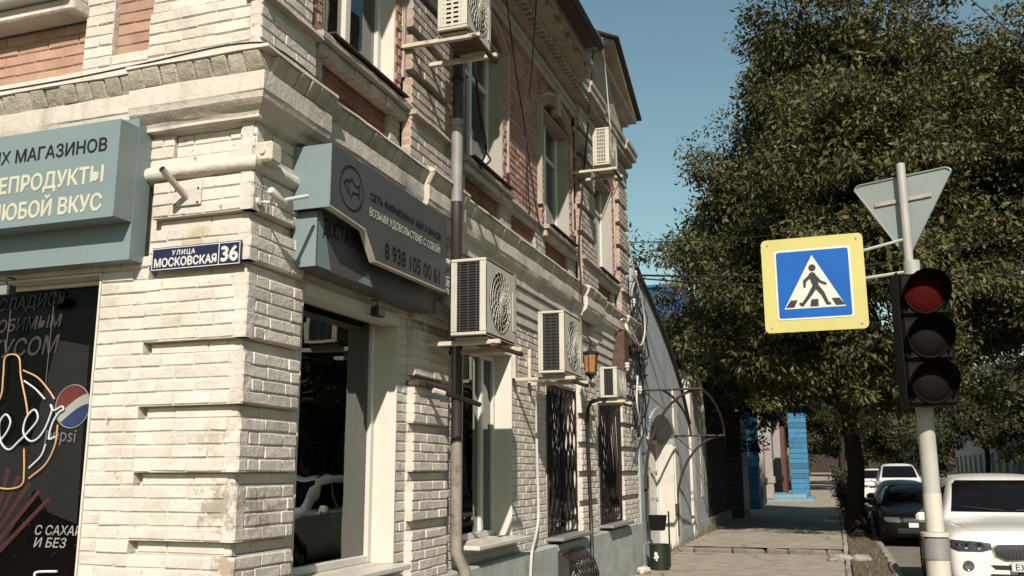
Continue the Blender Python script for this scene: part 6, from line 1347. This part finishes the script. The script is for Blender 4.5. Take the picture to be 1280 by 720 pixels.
def vanlike(label, loc, paint, L=1.0, W=1.0, Hh=1.0):
    car('parked_car', label, loc, scale_st(SUVST, L, W, Hh), (.86 * L, 3.67 * L), .37, .94 * W, paint, sc2(shield, W, Hh), [sc2(p, L, Hh) for p in sides], sc2(head, W, Hh), [('grille', sc2([(-.42, .72), (.42, .72), (.42, .84), (-.42, .84)], W, Hh), 'car_plastic'), ('lower_intake', sc2([(-.5, .36), (.5, .36), (.47, .5), (-.47, .5)], W, Hh), 'car_plastic'), ('number_plate', sc2([(-.26, .56), (.26, .56), (.26, .66), (-.26, .66)], W, Hh), 'plate_white')], (1.0 * W, 1.62 * L, 1.06 * Hh))
car('parked_car', 'dark blue hatchback parked between the black sedan and the tall white car', (1.9, 29.0, -.045), SED, (.78, 3.25), .30, .845, 'car_blue', s_shield, s_sides, s_head, s_gr, (.93, 1.5, .93))
vanlike('tall white off-road car parked farther up behind the dark hatchback', (2.55, 41.0, -.045), 'car_white', 1.0, 1.0, 1.2)
vanlike('small white car parked farthest in the line', (2.0, 51, rise(51) - .045), 'car_white', .9, .92, 1.05)
vanlike('grey car parked across the road under the far trees', (6.2, 40, -.045), 'car_grey', .95, .95, .95)

# ------------------------------------------------------------------ the walker far up the pavement
def person(loc, label):
    root = thing('person', label, 'person', loc, 0)
    J = {'pel': (0, 0, .95), 'wst': (0, 0, 1.12), 'cst': (0, -.01, 1.36), 'nck': (0, 0, 1.50), 'hd': (0, .01, 1.60), 'top': (0, .01, 1.72), 'sl': (-.19, 0, 1.43), 'el': (-.25, .06, 1.15), 'wl': (-.24, -.04, .92), 'hl_': (-.24, -.07, .83), 'sr': (.19, 0, 1.43), 'er': (.25, .02, 1.15), 'wr': (.24, .12, .93), 'hr': (.24, .15, .85),
         'pl': (-.09, 0, .90), 'kl': (-.10, .14, .50), 'al': (-.10, .02, .09), 'tl': (-.10, .19, .03), 'pr': (.09, 0, .90), 'kr': (.10, -.03, .49), 'ar': (.10, -.26, .12), 'tr': (.10, -.14, .02)}
    rad = {'pel': .155, 'wst': .135, 'cst': .16, 'nck': .055, 'hd': .095, 'top': .07, 'sl': .075, 'el': .05, 'wl': .036, 'hl_': .035, 'sr': .075, 'er': .05, 'wr': .036, 'hr': .035, 'pl': .10, 'kl': .065, 'al': .045, 'tl': .04, 'pr': .10, 'kr': .065, 'ar': .045, 'tr': .04}
    E_ = [('pel', 'wst'), ('wst', 'cst'), ('cst', 'nck'), ('nck', 'hd'), ('hd', 'top'), ('cst', 'sl'), ('sl', 'el'), ('el', 'wl'), ('wl', 'hl_'), ('cst', 'sr'), ('sr', 'er'), ('er', 'wr'), ('wr', 'hr'), ('pel', 'pl'), ('pl', 'kl'), ('kl', 'al'), ('al', 'tl'), ('pel', 'pr'), ('pr', 'kr'), ('kr', 'ar'), ('ar', 'tr')]
    K_ = list(J); me = bpy.data.meshes.new('body'); me.from_pydata([J[k] for k in K_], [(K_.index(a), K_.index(b)) for a, b in E_], []); o = bpy.data.objects.new('body', me); col.objects.link(o)
    md = o.modifiers.new('skin', 'SKIN'); 
    for i, k in enumerate(K_): me.skin_vertices[0].data[i].radius = (rad[k], rad[k] * (.75 if k in ('pel', 'wst', 'cst') else 1)); me.skin_vertices[0].data[i].use_root = (k == 'pel')
    sb = o.modifiers.new('s', 'SUBSURF'); sb.levels = 2; sb.render_levels = 2
    dg = bpy.context.evaluated_depsgraph_get(); m2 = bpy.data.meshes.new_from_object(o.evaluated_get(dg)); bpy.data.objects.remove(o)
    for m in ('dark_cloth', 'skin', 'dark_trousers', 'hair'): m2.materials.append(MATS[m])
    for p in m2.polygons:
        c = p.center; p.material_index = 3 if (c.z > 1.64 or (c.z > 1.56 and c.y < .0)) else 1 if (c.z > 1.50 or (abs(c.x) > .2 and c.z < .93)) else 0 if c.z > .92 else 2
        p.use_smooth = True
    b = bpy.data.objects.new('body', m2); col.objects.link(b); b.parent = root
    mb = MB(); mb.cbox(.20, .30, .05, .30, .50, .84, .03); mb.tube([(.25, .10, .84), (.245, .13, .90), (.25, .2, .84)], .008, 5); mb.build('bag', 'car_plastic', root)
    return root
mat('dark_cloth', (0.018, 0.016, 0.02), .85, .2, 9); mat('skin', (0.40, 0.24, 0.17), .6, .05, 9); mat('dark_trousers', (0.014, 0.013, 0.016), .85, .2, 9); mat('hair', (0.02, 0.014, 0.01), .7, .1, 9)
person((.15 - .3, 104, rise(104) + .115), 'person in dark clothes walking far up the pavement with a bag')
